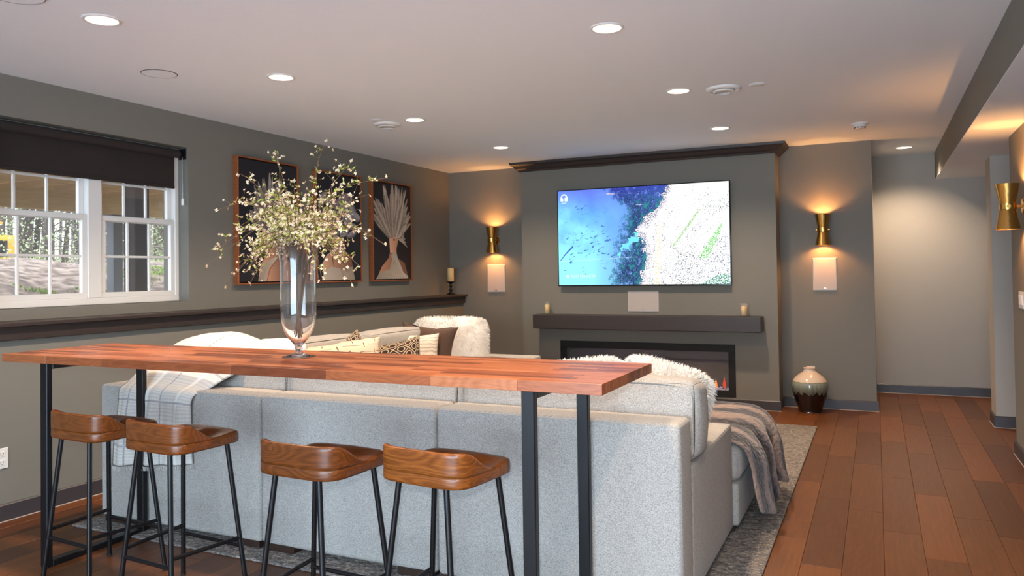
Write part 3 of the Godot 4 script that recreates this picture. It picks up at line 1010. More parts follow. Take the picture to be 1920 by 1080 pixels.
	stroke(im, [e + Vector2(12, 3), e + Vector2(11, 12)], 4.0, 3.5, Color(0.97, 1, 1, 1), 1.2)
	stroke(im, [e + Vector2(-6, 2), e + Vector2(-5, 12)], 3.2, 3.2, Color(0.97, 1, 1, 1), 1.2)
	stroke(im, [e + Vector2(6, 1), e + Vector2(5, 12)], 4.0, 3.2, Color(0.97, 1, 1, 1), 1.2)
	stroke(im, [e + Vector2(-10, 19.5), e + Vector2(9, 19)], 1.8, 1.8, Color(0.9, 1, 1, 1), 1.0)
	dab(im, 36, 327, 6.5, Color(1, 1, 1, 1), 2.0)
	dab(im, 36, 327, 2.6, Color(1, 0.88, 0.86, 1), 2.0)
	var gx := 50.0
	for k in 11:
		var wide := r.randf_range(4.5, 7.5)
		stroke(im, [Vector2(gx, 322), Vector2(gx + r.randf_range(-1, 1), 333)], 1.5, 1.5, Color(1, 1, 1, 0.95), 1.4)
		stroke(im, [Vector2(gx + wide * 0.7, 322), Vector2(gx + wide * 0.6, 333)], 1.2, 1.2, Color(1, 1, 1, 0.9), 1.4)
		stroke(im, [Vector2(gx, 322 + (k % 3) * 5), Vector2(gx + wide * 0.7, 322 + ((k + 1) % 3) * 5)], 1.2, 1.2, Color(1, 1, 1, 0.9), 1.4)
		gx += wide + 3.4
	return ImageTexture.create_from_image(im)

func build_fireplace_wall() -> void:
	# television
	var x0 := -3.125; var x1 := -1.29; var y0 := 1.22; var y1 := 2.261
	var t := thing("television", "large wall-mounted television showing blue water and a white shore from above", "television", Vector3((x0 + x1) / 2, y0, ZT))
	var st := mb()
	box(st, Vector3(x0 + 0.1, y0 + 0.12, ZT + 0.003), Vector3(x1 - 0.1, y1 - 0.2, ZT + 0.03), 0.01)
	box(st, Vector3(x0, y0, ZT + 0.03), Vector3(x1, y1, ZT + 0.056), 0.004)
	objw("casing", st, M.black_matt, t)
	st = mb()
	var sz := ZT + 0.0575
	st.set_smooth_group(FLAT)
	quad(st, Vector3(x0 + 0.009, y0 + 0.014, sz), Vector3(x1 - 0.009, y0 + 0.014, sz), Vector3(x1 - 0.009, y1 - 0.009, sz), Vector3(x0 + 0.009, y1 - 0.009, sz))
	var sm := mat(Color.BLACK, 0.25)
	sm.emission_enabled = true
	sm.emission_operator = BaseMaterial3D.EMISSION_OP_MULTIPLY
	sm.emission = Color.WHITE
	sm.emission_texture = tv_picture()
	sm.emission_energy_multiplier = 1.05
	sm.texture_repeat = false
	objw("screen", st, sm, t)
	st = mb()
	box(st, Vector3(x0, y0, ZT + 0.056), Vector3(x1, y0 + 0.013, ZT + 0.06), 0.001)
	box(st, Vector3(x0, y1 - 0.008, ZT + 0.056), Vector3(x1, y1, ZT + 0.06), 0.001)
	box(st, Vector3(x0, y0 + 0.013, ZT + 0.056), Vector3(x0 + 0.008, y1 - 0.008, ZT + 0.06), 0.001)
	box(st, Vector3(x1 - 0.008, y0 + 0.013, ZT + 0.056), Vector3(x1, y1 - 0.008, ZT + 0.06), 0.001)
	objw("bezel", st, M.black_gloss, t)
	# flush speakers
	wall_speaker(Vector3(-2.2, 1.057, ZT), 0.325, 0.213, "wide white flush wall speaker centred below the television")
	wall_speaker(Vector3(-0.455, 1.318, ZS), 0.216, 0.318, "upright white flush wall speaker under the right sconce, above the floor vase")
	wall_speaker(Vector3(-4.056, 1.314, ZS), 0.23, 0.326, "upright white flush wall speaker under the left sconce, near the corner")
	# mantel beam
	t = thing("mantel_shelf", "thick dark wooden mantel beam between the fireplace and the television", "shelf", Vector3(-2.186, 0.77, ZT))
	st = mb()
	box(st, Vector3(-3.374, 0.768, ZT), Vector3(-1.0, 0.918, ZT + 0.2), 0.005)
	objw("beam", st, M.trim, t)
	# candles in glass cups on the mantel
	votive(Vector3(-3.244, 0.918, ZT + 0.1), 0.033, 0.132, "cream candle in a slim glass at the left end of the mantel", false)
	votive(Vector3(-1.17, 0.918, ZT + 0.1), 0.036, 0.128, "cream candle in a flared glass at the right end of the mantel", true)
	# linear electric fire
	t = thing("electric_fireplace", "long black linear electric fireplace with glowing flames set in the wall", "fireplace", Vector3(-2.2, 0.122, ZT))
	var l := -3.121; var r := -1.288; var b := 0.122; var p := 0.617
	st = mb()
	var fz := ZT + 0.012
	box(st, Vector3(l - 0.012, p - 0.06, ZT - 0.02), Vector3(r + 0.012, p + 0.012, fz), 0.003)
	box(st, Vector3(l - 0.012, b - 0.012, ZT - 0.02), Vector3(r + 0.012, b + 0.05, fz), 0.003)
	box(st, Vector3(l - 0.012, b + 0.05, ZT - 0.02), Vector3(l + 0.055, p - 0.06, fz), 0.003)
	box(st, Vector3(r - 0.055, b + 0.05, ZT - 0.02), Vector3(r + 0.012, p - 0.06, fz), 0.003)
	objw("surround", st, M.black_matt, t)
	st = mb()
	box(st, Vector3(l + 0.002, b + 0.002, ZT - 0.17), Vector3(r - 0.002, p - 0.002, ZT - 0.16))
	box(st, Vector3(l + 0.002, b + 0.002, ZT - 0.16), Vector3(r - 0.002, b + 0.03, ZT - 0.02))
	box(st, Vector3(l + 0.002, p - 0.03, ZT - 0.16), Vector3(r - 0.002, p - 0.002, ZT - 0.02))
	box(st, Vector3(l + 0.002, b + 0.03, ZT - 0.16), Vector3(l + 0.02, p - 0.03, ZT - 0.02))
	box(st, Vector3(r - 0.02, b + 0.03, ZT - 0.16), Vector3(r - 0.002, p - 0.03, ZT - 0.02))
	objw("firebox", st, M.soot, t)
	st = mb()
	box(st, Vector3(l + 0.055, b + 0.05, ZT - 0.012), Vector3(r - 0.055, p - 0.06, ZT - 0.008))
	objw("glass_front", st, M.glass, t)
	# bed of crystal chips: countable only as a bed
	var ice := mat(Color8(214, 212, 232), 0.15)
	st = mb()
	for k in 620:
		var c := Vector3(rng.randf_range(l + 0.06, r - 0.06), b + 0.03 + rng.randf() * 0.03, ZT - rng.randf_range(0.03, 0.15))
		var s := rng.randf_range(0.005, 0.012)
		box(st, -Vector3(s, s * 0.7, s * 0.8), Vector3(s, s * 0.7, s * 0.8), s * 0.3, Transform3D(Basis.from_euler(Vector3(rng.randf() * 6.0, rng.randf() * 6.0, rng.randf() * 6.0)), c))
	var cr := objw("crystal_bed", st, ice, t)
	cr.set_meta("kind", "stuff")
	# violet light strip under the front lip that lights the chips
	st = mb()
	box(st, Vector3(l + 0.06, p - 0.034, ZT - 0.03), Vector3(r - 0.06, p - 0.031, ZT - 0.02))
	objw("led_strip", st, flame_mat(Color(0.7, 0.6, 1.0), 1.0), t)
	var led := AreaLight3D.new()
	led.name = "led_light"
	led.position = Vector3((l + r) / 2, p - 0.037, ZT - 0.025) - t.position
	led.rotation = Vector3(-PI / 2 + 0.3, 0, 0)
	led.area_size = Vector2(1.7, 0.01)
	led.light_color = Color(0.72, 0.66, 1.0)
	led.light_energy = 0.12
	led.shadow_enabled = true
	t.add_child(led)
	var fl := [Color(1.0, 0.34, 0.06), Color(1.0, 0.5, 0.12), Color(0.95, 0.2, 0.08)]
	for k in 24:
		var fm := mat(Color.BLACK, 1.0)
		fm = [flame_mat(fl[0], 1.0), flame_mat(fl[1], 1.3), flame_mat(fl[2], 0.8)][k % 3] if k < 3 else null
		if k < 3: M["flame_%d" % k] = fm
		var x := lerpf(l + 0.12, r - 0.1, (k + 0.5) / 24.0) + rng.randf_range(-0.02, 0.02)
		var hgt := rng.randf_range(0.05, 0.12)
		st = mb()
		var prof := []
		for q in 9:
			var f := q / 8.0
			prof.append(Vector2(0.017 * sin(PI * pow(f, 0.6)) * (1.0 - 0.3 * f), f * hgt))
		prof[8] = Vector2(0, hgt)
		lathe(st, prof, 8)
		var fo := objw("flame", st, M["flame_%d" % (k % 3)], t)
		fo.position = Vector3(x, b + 0.055, ZT - 0.1) - t.position
		fo.scale = Vector3(1, 1, 0.5)
	var glow := OmniLight3D.new()
	glow.name = "flame_light"
	glow.position = Vector3(0.55, 0.16, -0.07)
	glow.light_color = Color(1.0, 0.45, 0.15)
	glow.light_energy = 0.01
	glow.light_size = 0.05
	glow.omni_range = 10.0
	glow.omni_attenuation = 2.0
	glow.shadow_enabled = true
	t.add_child(glow)

func flame_mat(c: Color, e: float) -> StandardMaterial3D:
	var m := mat(Color.BLACK, 1.0)
	m.emission_enabled = true
	m.emission = c
	m.emission_energy_multiplier = e
	return m

func wall_speaker(at: Vector3, w: float, h: float, label: String) -> void:
	var t := thing("wall_speaker", label, "speaker", at)
	var st := mb()
	box(st, Vector3(-w / 2, -h / 2, 0), Vector3(w / 2, h / 2, 0.006), 0.002)
	obj("frame", st, M.white, t)
	st = mb()
	box(st, Vector3(-w / 2 + 0.004, -h / 2 + 0.004, 0.004), Vector3(w / 2 - 0.004, h / 2 - 0.004, 0.009), 0.002)
	obj("grille", st, M.panel, t)
	st = mb()
	box(st, Vector3(-0.012, -h / 2 + 0.018, 0.009), Vector3(0.012, -h / 2 + 0.024, 0.0105), 0.0005)
	obj("badge", st, M.steel, t)

func votive(at: Vector3, r: float, h: float, label: String, flared: bool) -> void:
	var t := thing("votive_candle", label, "candle", at, 0.0, "candles in glasses on the mantel")
	var f := 1.28 if flared else 1.05
	var st := mb()
	lathe(st, [Vector2(0, 0.001), Vector2(r, 0.001), Vector2(r + 0.001, 0.01), Vector2(r * 1.02, h * 0.75), Vector2(r * f, h), Vector2(r * f - 0.003, h), Vector2(r * 1.02 - 0.003, h * 0.75), Vector2(r - 0.003, 0.012), Vector2(0, 0.008)], 28)
	obj("glass_cup", st, M.glass, t)
	st = mb()
	lathe(st, [Vector2(0, 0.009), Vector2(r - 0.006, 0.009), Vector2(r - 0.005, h * 0.78), Vector2(r - 0.009, h * 0.8), Vector2(r * 0.4, h * 0.76), Vector2(0, h * 0.755)], 28)
	var c := obj("candle", st, M.candle, t)
	st = mb()
	tube(st, [Vector3(0, h * 0.75, 0), Vector3(0.002, h * 0.83, 0.001)], [0.0015, 0.001], 6)
	obj("wick", st, M.wick, c)

func build_sconces() -> void:
	var a := sconce(Vector3(-0.459, 1.75, ZS), 0.0, "brass double-cone wall sconce right of the television, above the upright speaker")
	copy_of(a, Vector3(-4.058, 1.762, ZS), 0.0, "brass double-cone wall sconce left of the television, near the corner")
	copy_of(a, Vector3(RX, 1.764, -6.04), -PI / 2, "brass double-cone wall sconce on the right wall, cut by the picture edge")

func sconce(at: Vector3, turn: float, label: String) -> Node3D:
	var t := thing("wall_sconce", label, "sconce", at, turn, "brass wall sconces")
	var off := Vector3(0, 0, 0.1)
	var st := mb()
	tube(st, [Vector3(0, 0, 0), Vector3(0, 0, 0.012), Vector3(0, 0, 0.018)], [0.052, 0.052, 0.046], 36)
	obj("back_plate", st, M.brass, t)
	st = mb()
	tube(st, [Vector3(0, 0, 0.016), Vector3(0, 0, 0.055)], [0.009], 14)
	obj("arm", st, M.brass, t)
	for s in [1, -1]:
		var prof := [Vector2(0.045, 0.012), Vector2(0.046, 0.022), Vector2(0.0595, 0.0865), Vector2(0.073, 0.151), Vector2(0.0715, 0.1515), Vector2(0.058, 0.0865), Vector2(0.0445, 0.022), Vector2(0.044, 0.013)]
		if s < 0:
			prof = prof.map(func(p): return Vector2(p.x, -p.y))
			prof.reverse()
		st = mb()
		lathe(st, prof, 40, Vector3.ZERO, true)
		var o := obj("cone_shade", st, M.brass, t)
		o.position = off
		st = mb()
		lathe(st, [Vector2(0, -0.022), Vector2(0.016, -0.016), Vector2(0.022, 0), Vector2(0.016, 0.016), Vector2(0, 0.022)], 16)
		var bu := obj("bulb", st, M.bulb, o)
		bu.position = Vector3(0, 0.105 * s, 0)
		var l := OmniLight3D.new()
		l.name = "sconce_lamp"
		l.position = Vector3(0, 0.105 * s, 0)
		l.light_color = WARMER
		l.light_energy = SCONCE_E
		l.light_size = 0.018
		l.omni_range = 8.0
		l.omni_attenuation = 2.0
		l.shadow_enabled = true
		o.add_child(l)
	st = mb()
	lathe(st, [Vector2(0.04, -0.022), Vector2(0.051, -0.021), Vector2(0.052, -0.019), Vector2(0.052, 0.019), Vector2(0.051, 0.021), Vector2(0.04, 0.022)], 36, Vector3.ZERO, true)
	var band := obj("collar", st, M.brass, t)
	band.position = off
	st = mb()
	tube(st, [Vector3(-0.05, 0, 0), Vector3(-0.062, 0, 0)], [0.012], 12)
	tube(st, [Vector3(0.05, 0, 0), Vector3(0.062, 0, 0)], [0.012], 12)
	var kn := obj("collar_knob", st, M.brass, t)
	kn.position = off
	return t

func outlet(at: Vector3, turn: float, label: String) -> void:
	var t := thing("wall_outlet", label, "outlet", at, turn)
	var st := mb()
	box(st, Vector3(-0.036, -0.058, 0), Vector3(0.036, 0.058, 0.006), 0.002)
	obj("cover_plate", st, M.white, t)
	for s in [-1, 1]:
		st = mb()
		box(st, Vector3(-0.017, 0.024 * s - 0.015, 0.005), Vector3(0.017, 0.024 * s + 0.015, 0.008), 0.002)
		var so := obj("socket", st, M.white, t)
		st = mb()
		box(st, Vector3(-0.008, 0.024 * s - 0.002, 0.0078), Vector3(-0.006, 0.024 * s + 0.008, 0.0083))
		box(st, Vector3(0.006, 0.024 * s - 0.002, 0.0078), Vector3(0.008, 0.024 * s + 0.008, 0.0083))
		box(st, Vector3(-0.0025, 0.024 * s - 0.011, 0.0078), Vector3(0.0025, 0.024 * s - 0.007, 0.0083))
		obj("slot", st, M.slot, so)

# ---------------------------------------------------------------- prints
func feather(im: Image, a: Vector2, c: Vector2, b: Vector2, w: float, col: Color) -> void:
	var n := int(a.distance_to(b) / 1.0) + 8
	for k in n:
		var f := float(k) / n
		var p := a.lerp(c, f).lerp(c.lerp(b, f), f)
		var d := (c.lerp(b, f) - a.lerp(c, f)).normalized()
		var nrm := Vector2(-d.y, d.x)
		var ww := w * pow(sin(PI * clampf(0.12 + f * 0.86, 0, 1)), 0.75)
		for q in int(ww * 2.0) + 1:
			var s := -1.0 + 2.0 * q / maxf(1.0, ww * 2.0)
			var pos := p + nrm * s * ww
			var tone := 0.82 + 0.18 * s + (0.1 if absf(s) < 0.12 else 0.0) - 0.16 * pow(absf(s), 4.0) + 0.05 * sin(f * 60.0 + s * 6.0)
			if pos.x >= 0 and pos.y >= 0 and pos.x < im.get_width() and pos.y < im.get_height():
				im.set_pixel(int(pos.x), int(pos.y), Color(col.r * tone, col.g * tone, col.b * tone))

func blob(im: Image, poly: Array, ca: Color, cb: Color) -> void:   # filled outline shaded from left to right, as printed
	var pv := PackedVector2Array(poly)
	var lo := Vector2(1e9, 1e9); var hi := Vector2(-1e9, -1e9)
	for p in poly:
		lo = lo.min(p); hi = hi.max(p)
	for j in range(maxi(0, int(lo.y)), mini(im.get_height(), int(hi.y) + 1)):
		for i in range(maxi(0, int(lo.x)), mini(im.get_width(), int(hi.x) + 1)):
			if Geometry2D.is_point_in_polygon(Vector2(i + 0.5, j + 0.5), pv):
				im.set_pixel(i, j, ca.lerp(cb, (i - lo.x) / maxf(1.0, hi.x - lo.x)))

func print_picture(which: int) -> ImageTexture:
	var w := 280; var h := 410
	var r := RandomNumberGenerator.new(); r.seed = 30 + which
	var im := Image.create(w, h, false, Image.FORMAT_RGB8)
	im.fill(Color8(24, 24, 32))
	var V := func(x: float, y: float) -> Vector2: return Vector2(x * w, y * h)
	var skin := Color8(196, 146, 116); var skin2 := Color8(120, 78, 60); var lite := Color8(226, 180, 150)
	var cloth := Color8(206, 196, 182); var cloth2 := Color8(150, 138, 126)
	if which == 0:   # profile to the right under a plume of grey leaves
		blob(im, [V.call(0.30, 1), V.call(0.34, 0.86), V.call(0.44, 0.78), V.call(0.47, 0.7), V.call(0.62, 0.69), V.call(0.66, 0.78), V.call(0.82, 0.83), V.call(0.86, 0.92), V.call(0.84, 1)], lite, skin2)
		blob(im, [V.call(0.46, 0.74), V.call(0.44, 0.6), V.call(0.5, 0.54), V.call(0.72, 0.53), V.call(0.75, 0.58), V.call(0.8, 0.625), V.call(0.755, 0.64), V.call(0.765, 0.675), V.call(0.72, 0.7), V.call(0.62, 0.715)], skin2, skin)
		blob(im, [V.call(0.3, 1), V.call(0.36, 0.87), V.call(0.6, 0.79), V.call(0.64, 0.8), V.call(0.47, 0.89), V.call(0.42, 1)], cloth2, cloth)
		stroke(im, [V.call(0.45, 1), V.call(0.5, 0.9), V.call(0.66, 0.805)], 1.6, 1.2, Color8(50, 44, 48), 1.0)
		stroke(im, [V.call(0.37, 1), V.call(0.43, 0.89), V.call(0.6, 0.8)], 0.8, 0.8, Color8(70, 62, 60), 1.0)
		for k in 34:
			var f := k / 33.0
			var ang := lerpf(-2.85, -0.75, f) + r.randf_range(-0.1, 0.1)
			var L := r.randf_range(0.24, 0.4) * h * (0.75 + 0.5 * sin(f * PI))
			var a: Vector2 = V.call(lerpf(0.42, 0.72, f), 0.56)
			var b := a + Vector2(cos(ang) * 0.8, sin(ang)) * L
			feather(im, a, a.lerp(b, 0.5) + Vector2(-14, -6), b, r.randf_range(9, 15), Color8(204, 190, 180).lerp(Color8(158, 146, 142), r.randf()))
	elif which == 1:   # bare shoulders under big pale petals
		blob(im, [V.call(0.14, 1), V.call(0.1, 0.84), V.call(0.2, 0.76), V.call(0.36, 0.72), V.call(0.38, 0.6), V.call(0.6, 0.6), V.call(0.62, 0.72), V.call(0.76, 0.77), V.call(0.82, 0.9), V.call(0.8, 1)], lite, skin2)
		stroke(im, [V.call(0.32, 0.78), V.call(0.36, 0.88)], 6, 3, Color(0.45, 0.28, 0.22, 0.5), 5.0)
		stroke(im, [V.call(0.55, 0.78), V.call(0.58, 0.88)], 7, 3, Color(0.45, 0.28, 0.22, 0.5), 5.0)
		blob(im, [V.call(0.08, 1), V.call(0.14, 0.92), V.call(0.3, 0.875), V.call(0.62, 0.9), V.call(0.8, 0.87), V.call(0.86, 1)], cloth, cloth2)
		for k in 9: stroke(im, [V.call(0.16 + 0.07 * k, 0.9), V.call(0.1 + 0.09 * k, 1)], 1.2, 1.0, Color8(150, 140, 130, 160), 1.2)
		for k in 30:
			var c: Vector2 = V.call(r.randf_range(0.08, 0.92), r.randf_range(0.2, 0.56))
			var ang := r.randf() * TAU
			var d := Vector2(cos(ang), sin(ang)) * r.randf_range(26, 46)
			feather(im, c - d, c + Vector2(d.y, -d.x) * 0.3, c + d, r.randf_range(13, 21), Color8(206, 198, 200).lerp(Color8(166, 158, 164), r.randf()))
	else:   # head thrown back under a crown of long white feathers
		blob(im, [V.call(0.06, 1), V.call(0.2, 0.87), V.call(0.38, 0.78), V.call(0.43, 0.7), V.call(0.6, 0.7), V.call(0.62, 0.78), V.call(0.82, 0.83), V.call(0.92, 0.98), V.call(0.93, 1)], skin, skin2)
		blob(im, [V.call(0.42, 0.72), V.call(0.4, 0.58), V.call(0.46, 0.54), V.call(0.6, 0.54), V.call(0.64, 0.6), V.call(0.6, 0.67), V.call(0.58, 0.74)], lite, skin)
		dab(im, 0.53 * w, 0.585 * h, 7, Color8(150, 84, 78), 2.0)
		dab(im, 0.53 * w, 0.588 * h, 3, Color8(90, 40, 40), 1.5)
		blob(im, [V.call(0.04, 1), V.call(0.16, 0.93), V.call(0.4, 0.9), V.call(0.48, 0.8), V.call(0.44, 0.75), V.call(0.58, 0.71), V.call(0.63, 0.78), V.call(0.78, 0.93), V.call(0.9, 0.97), V.call(0.92, 1)], cloth2, cloth)
		for k in 8: stroke(im, [V.call(0.53, 0.8), V.call(0.3 + 0.07 * k, 1)], 1.0, 1.6, Color8(128, 118, 108, 200), 1.2)
		for k in 64:
			var f := (k * 17 % 64) / 63.0
			var ang := lerpf(-2.75, -0.55, f) + r.randf_range(-0.05, 0.05)
			var L := r.randf_range(0.3, 0.52) * h * (0.72 + 0.5 * sin(f * PI))
			var a: Vector2 = V.call(lerpf(0.38, 0.66, f), 0.56)
			var b := a + Vector2(cos(ang) * 0.86, sin(ang)) * L
			feather(im, a, a.lerp(b, 0.45) + Vector2((f - 0.5) * 44 + r.randf_range(-8, 8), -26), b + Vector2(r.randf_range(-10, 10), 0), r.randf_range(8, 14), Color8(250, 232, 212).lerp(Color8(208, 186, 166), r.randf()))
		for k in 5:
			feather(im, V.call(0.62, 0.57), V.call(0.8, 0.6), V.call(0.9 - 0.03 * k, 0.66 - 0.05 * k), 6, Color8(214, 196, 178))
	return ImageTexture.create_from_image(im)

func build_wall_things() -> void:
	var zs := [[-4.66, -5.385], [-5.625, -6.315], [-6.5, -7.235]]
	var labels := ["framed print nearest the window, a profile under grey leaves", "middle framed print, bare shoulders under pale petals behind the vase blossom", "framed print nearest the corner, a head thrown back under white feathers"]
	for k in 3:
		var a: float = zs[k][1]; var b: float = zs[k][0]
		var y0 := 1.306; var y1 := 2.353; var x := XL; var f := 0.055
		var t := thing("framed_print", labels[k], "picture", Vector3(x, y0, (a + b) / 2), 0.0, "framed prints on the left wall")
		for e in [[y0, y0 + 0.012, a, b], [y1 - 0.012, y1, a, b], [y0 + 0.012, y1 - 0.012, a, a + 0.012], [y0 + 0.012, y1 - 0.012, b - 0.012, b]]:
			var st := mb()
			box(st, Vector3(x, e[0], e[2]), Vector3(x + f, e[1], e[3]), 0.002)
			objw("frame_strip", st, M.frame_wood, t)
		var st2 := mb()
		box(st2, Vector3(x, y0 + 0.012, a + 0.012), Vector3(x + 0.012, y1 - 0.012, b - 0.012))
		objw("backing", st2, M.black_matt, t)
		st2 = mb()
		box(st2, Vector3(x + 0.012, y0 + 0.02, a + 0.02), Vector3(x + 0.046, y1 - 0.02, b - 0.02), 0.002)
		var cv := objw("canvas", st2, M.black_matt, t)
		st2 = mb()
		st2.set_smooth_group(FLAT)
		var px := x + 0.0465
		quad(st2, Vector3(px, y0 + 0.022, b - 0.022), Vector3(px, y0 + 0.022, a + 0.022), Vector3(px, y1 - 0.022, a + 0.022), Vector3(px, y1 - 0.022, b - 0.022))
		var pm := mat(Color.WHITE, 0.55)
		pm.albedo_texture = print_picture(k)
		pm.texture_repeat = false
		var pr := obj("print", st2, pm, cv)
	# candle on a turned stand at the end of the ledge
	var c := thing("candlestick", "black turned candlestick with a cream pillar candle at the ledge end", "candlestick", Vector3(-4.57, 1.125, -7.97))
	var s2 := mb()
	lathe(s2, [Vector2(0, 0), Vector2(0.052, 0), Vector2(0.054, 0.008), Vector2(0.04, 0.016), Vector2(0.018, 0.026), Vector2(0.014, 0.04), Vector2(0.024, 0.052), Vector2(0.024, 0.06), Vector2(0.013, 0.07), Vector2(0.011, 0.088), Vector2(0.021, 0.1), Vector2(0.021, 0.108), Vector2(0.012, 0.118), Vector2(0.013, 0.128), Vector2(0.03, 0.142), Vector2(0.05, 0.15), Vector2(0.052, 0.158), Vector2(0.046, 0.16), Vector2(0, 0.158)], 28)
	obj("stand", s2, M.black_gloss, c)
	s2 = mb()
	lathe(s2, [Vector2(0, 0.159), Vector2(0.038, 0.159), Vector2(0.038, 0.312), Vector2(0.034, 0.318), Vector2(0.02, 0.308), Vector2(0, 0.306)], 28)
	var cn := obj("candle", s2, M.candle, c)
	s2 = mb()
	tube(s2, [Vector3(0, 0.3, 0), Vector3(0.002, 0.322, 0.001)], [0.0015, 0.001], 6)
	obj("wick", s2, M.wick, cn)
	# outlets and switch
	outlet(Vector3(-0.6, 0.352, ZS), 0.0, "small white outlet on the wall just above the floor vase")
	outlet(Vector3(XLL, 0.357, -2.725), PI / 2, "white outlet low on the left wall at the picture edge")
	var sw := thing("light_switch", "white light switch plate on the right wall under the sconce", "switch", Vector3(RX, 1.135, -6.27), -PI / 2)
	s2 = mb()
	box(s2, Vector3(-0.085, -0.058, 0), Vector3(0.085, 0.058, 0.006), 0.002)
	obj("cover_plate", s2, M.white, sw)
	for k in 3:
		s2 = mb()
		box(s2, Vector3(-0.068 + 0.046 * k, -0.034, 0.005), Vector3(-0.068 + 0.046 * k + 0.034, 0.034, 0.01), 0.002)
		obj("rocker", s2, M.white, sw)
	# glazed floor vase
	var fv := thing("floor_vase", "round glazed floor vase banded cream, grey-green and black by the baseboard", "vase", Vector3(-0.598, 0, -7.945))
	s2 = mb()
	var prof := [Vector2(0, 0.002), Vector2(0.1, 0.002), Vector2(0.104, 0.012), Vector2(0.124, 0.075), Vector2(0.15, 0.15), Vector2(0.164, 0.21), Vector2(0.166, 0.25), Vector2(0.158, 0.29), Vector2(0.134, 0.328), Vector2(0.096, 0.36), Vector2(0.066, 0.38), Vector2(0.054, 0.396), Vector2(0.053, 0.41), Vector2(0.057, 0.418), Vector2(0.053, 0.422), Vector2(0.046, 0.41), Vector2(0.046, 0.36), Vector2(0, 0.34)]
	lathe(s2, smooth_profile(prof), 56)
	obj("body", s2, glaze(), fv)

func smooth_profile(p: Array, n := 4) -> Array:
	var out := []
	for i in p.size() - 1:
		for k in n:
			var q := Vector2(p[i]).cubic_interpolate(p[i + 1], p[maxi(i - 1, 0)], p[mini(i + 2, p.size() - 1)], float(k) / n)
			q.x = maxf(q.x, 0.0)
			out.append(q)
	out.append(p[-1])
	return out

func glaze() -> StandardMaterial3D:   # the drips of three glazes: u runs round the pot, v up the profile
	var w := 256; var h := 256
	var im := Image.create(w, h, false, Image.FORMAT_RGB8)
	var n := FastNoiseLite.new(); n.seed = 9; n.frequency = 0.06; n.fractal_octaves = 3
	for i in w:
		var wrap := minf(1.0, (w - i) / 30.0)
		var drip := n.get_noise_2d(i * wrap, 0) * 0.03
		var fade := n.get_noise_2d(i * wrap * 2.0, 80.0)
		for j in h:
			var f := float(j) / h
			var streak := n.get_noise_2d(i * wrap * 3.0, j * 0.25) * 0.5 + 0.5
			var c := Color8(24, 14, 14).lerp(Color8(36, 22, 20), streak)
			if f > 0.27 + drip * 1.3: c = Color8(86, 88, 76).lerp(Color8(150, 156, 142), clampf((f - 0.265) * 7.0 + streak * 0.6 - 0.2, 0, 1))
			if f > 0.405 + drip * 0.3: c = Color8(132, 128, 96)
			if f > 0.415 + drip * 0.3: c = Color8(226, 204, 182)
			im.set_pixel(i, j, c)
	var m := mat(Color.WHITE, 0.12)
	m.albedo_texture = ImageTexture.create_from_image(im)
	m.clearcoat_enabled = true
	m.clearcoat = 0.6
	m.clearcoat_roughness = 0.05
	return m

# ---------------------------------------------------------------- seating
func build_rug_and_table() -> void:
	var t := thing("area_rug", "grey and tan flecked wool rug under the sectional sofa", "rug", Vector3(-2.3, 0, -5.0))
	var st := mb()
	rbox(st, Vector3(-4.05, 0.0, -7.15), Vector3(-0.485, 0.012, -2.83), 0.005, 2)
	objw("pile", st, M.rug, t)
	# loops of yarn that stand proud of the pile where it is seen closest
	st = mb()
	st.set_smooth_group(FLAT)
	for k in 9000:
		var p := Vector3(rng.randf_range(-4.04, -0.5), 0.0115, rng.randf_range(-3.1, -2.84))
		if k % 2 == 0: p = Vector3(rng.randf_range(-0.75, -0.49), 0.0115, rng.randf_range(-7.1, -2.84))
		var d := Vector3(rng.randf_range(-1, 1), 0, rng.randf_range(-1, 1)).normalized() * rng.randf_range(0.004, 0.011)
		var s := Vector3(-d.z, 0, d.x).normalized() * 0.002
		var up := Vector3(0, rng.randf_range(0.002, 0.005), 0)
		tri(st, p - d - s, p - d + s, p + up)
		tri(st, p + d + s, p + d - s, p + up)
	var y := objw("yarn_loops", st, M.rug, t)
	y.set_meta("kind", "stuff")
	# dark round end table past the far arm of the sofa
	t = thing("end_table", "dark round end table in the corner beyond the white fur pillow", "table", Vector3(-3.4, 0.012, -7.02))
	t.position.y = 0.012
	st = mb()
	lathe(st, [Vector2(0, 0.462), Vector2(0.28, 0.462), Vector2(0.296, 0.468), Vector2(0.3, 0.478), Vector2(0.296, 0.487), Vector2(0.28, 0.49), Vector2(0, 0.49)], 48)
	obj("tabletop", st, M.trim, t)
	st = mb()
	lathe(st, smooth_profile([Vector2(0, 0), Vector2(0.18, 0), Vector2(0.18, 0.015), Vector2(0.05, 0.03), Vector2(0.035, 0.1), Vector2(0.035, 0.4), Vector2(0.07, 0.46), Vector2(0, 0.462)], 2), 28)
	obj("pedestal", st, M.trim, t)

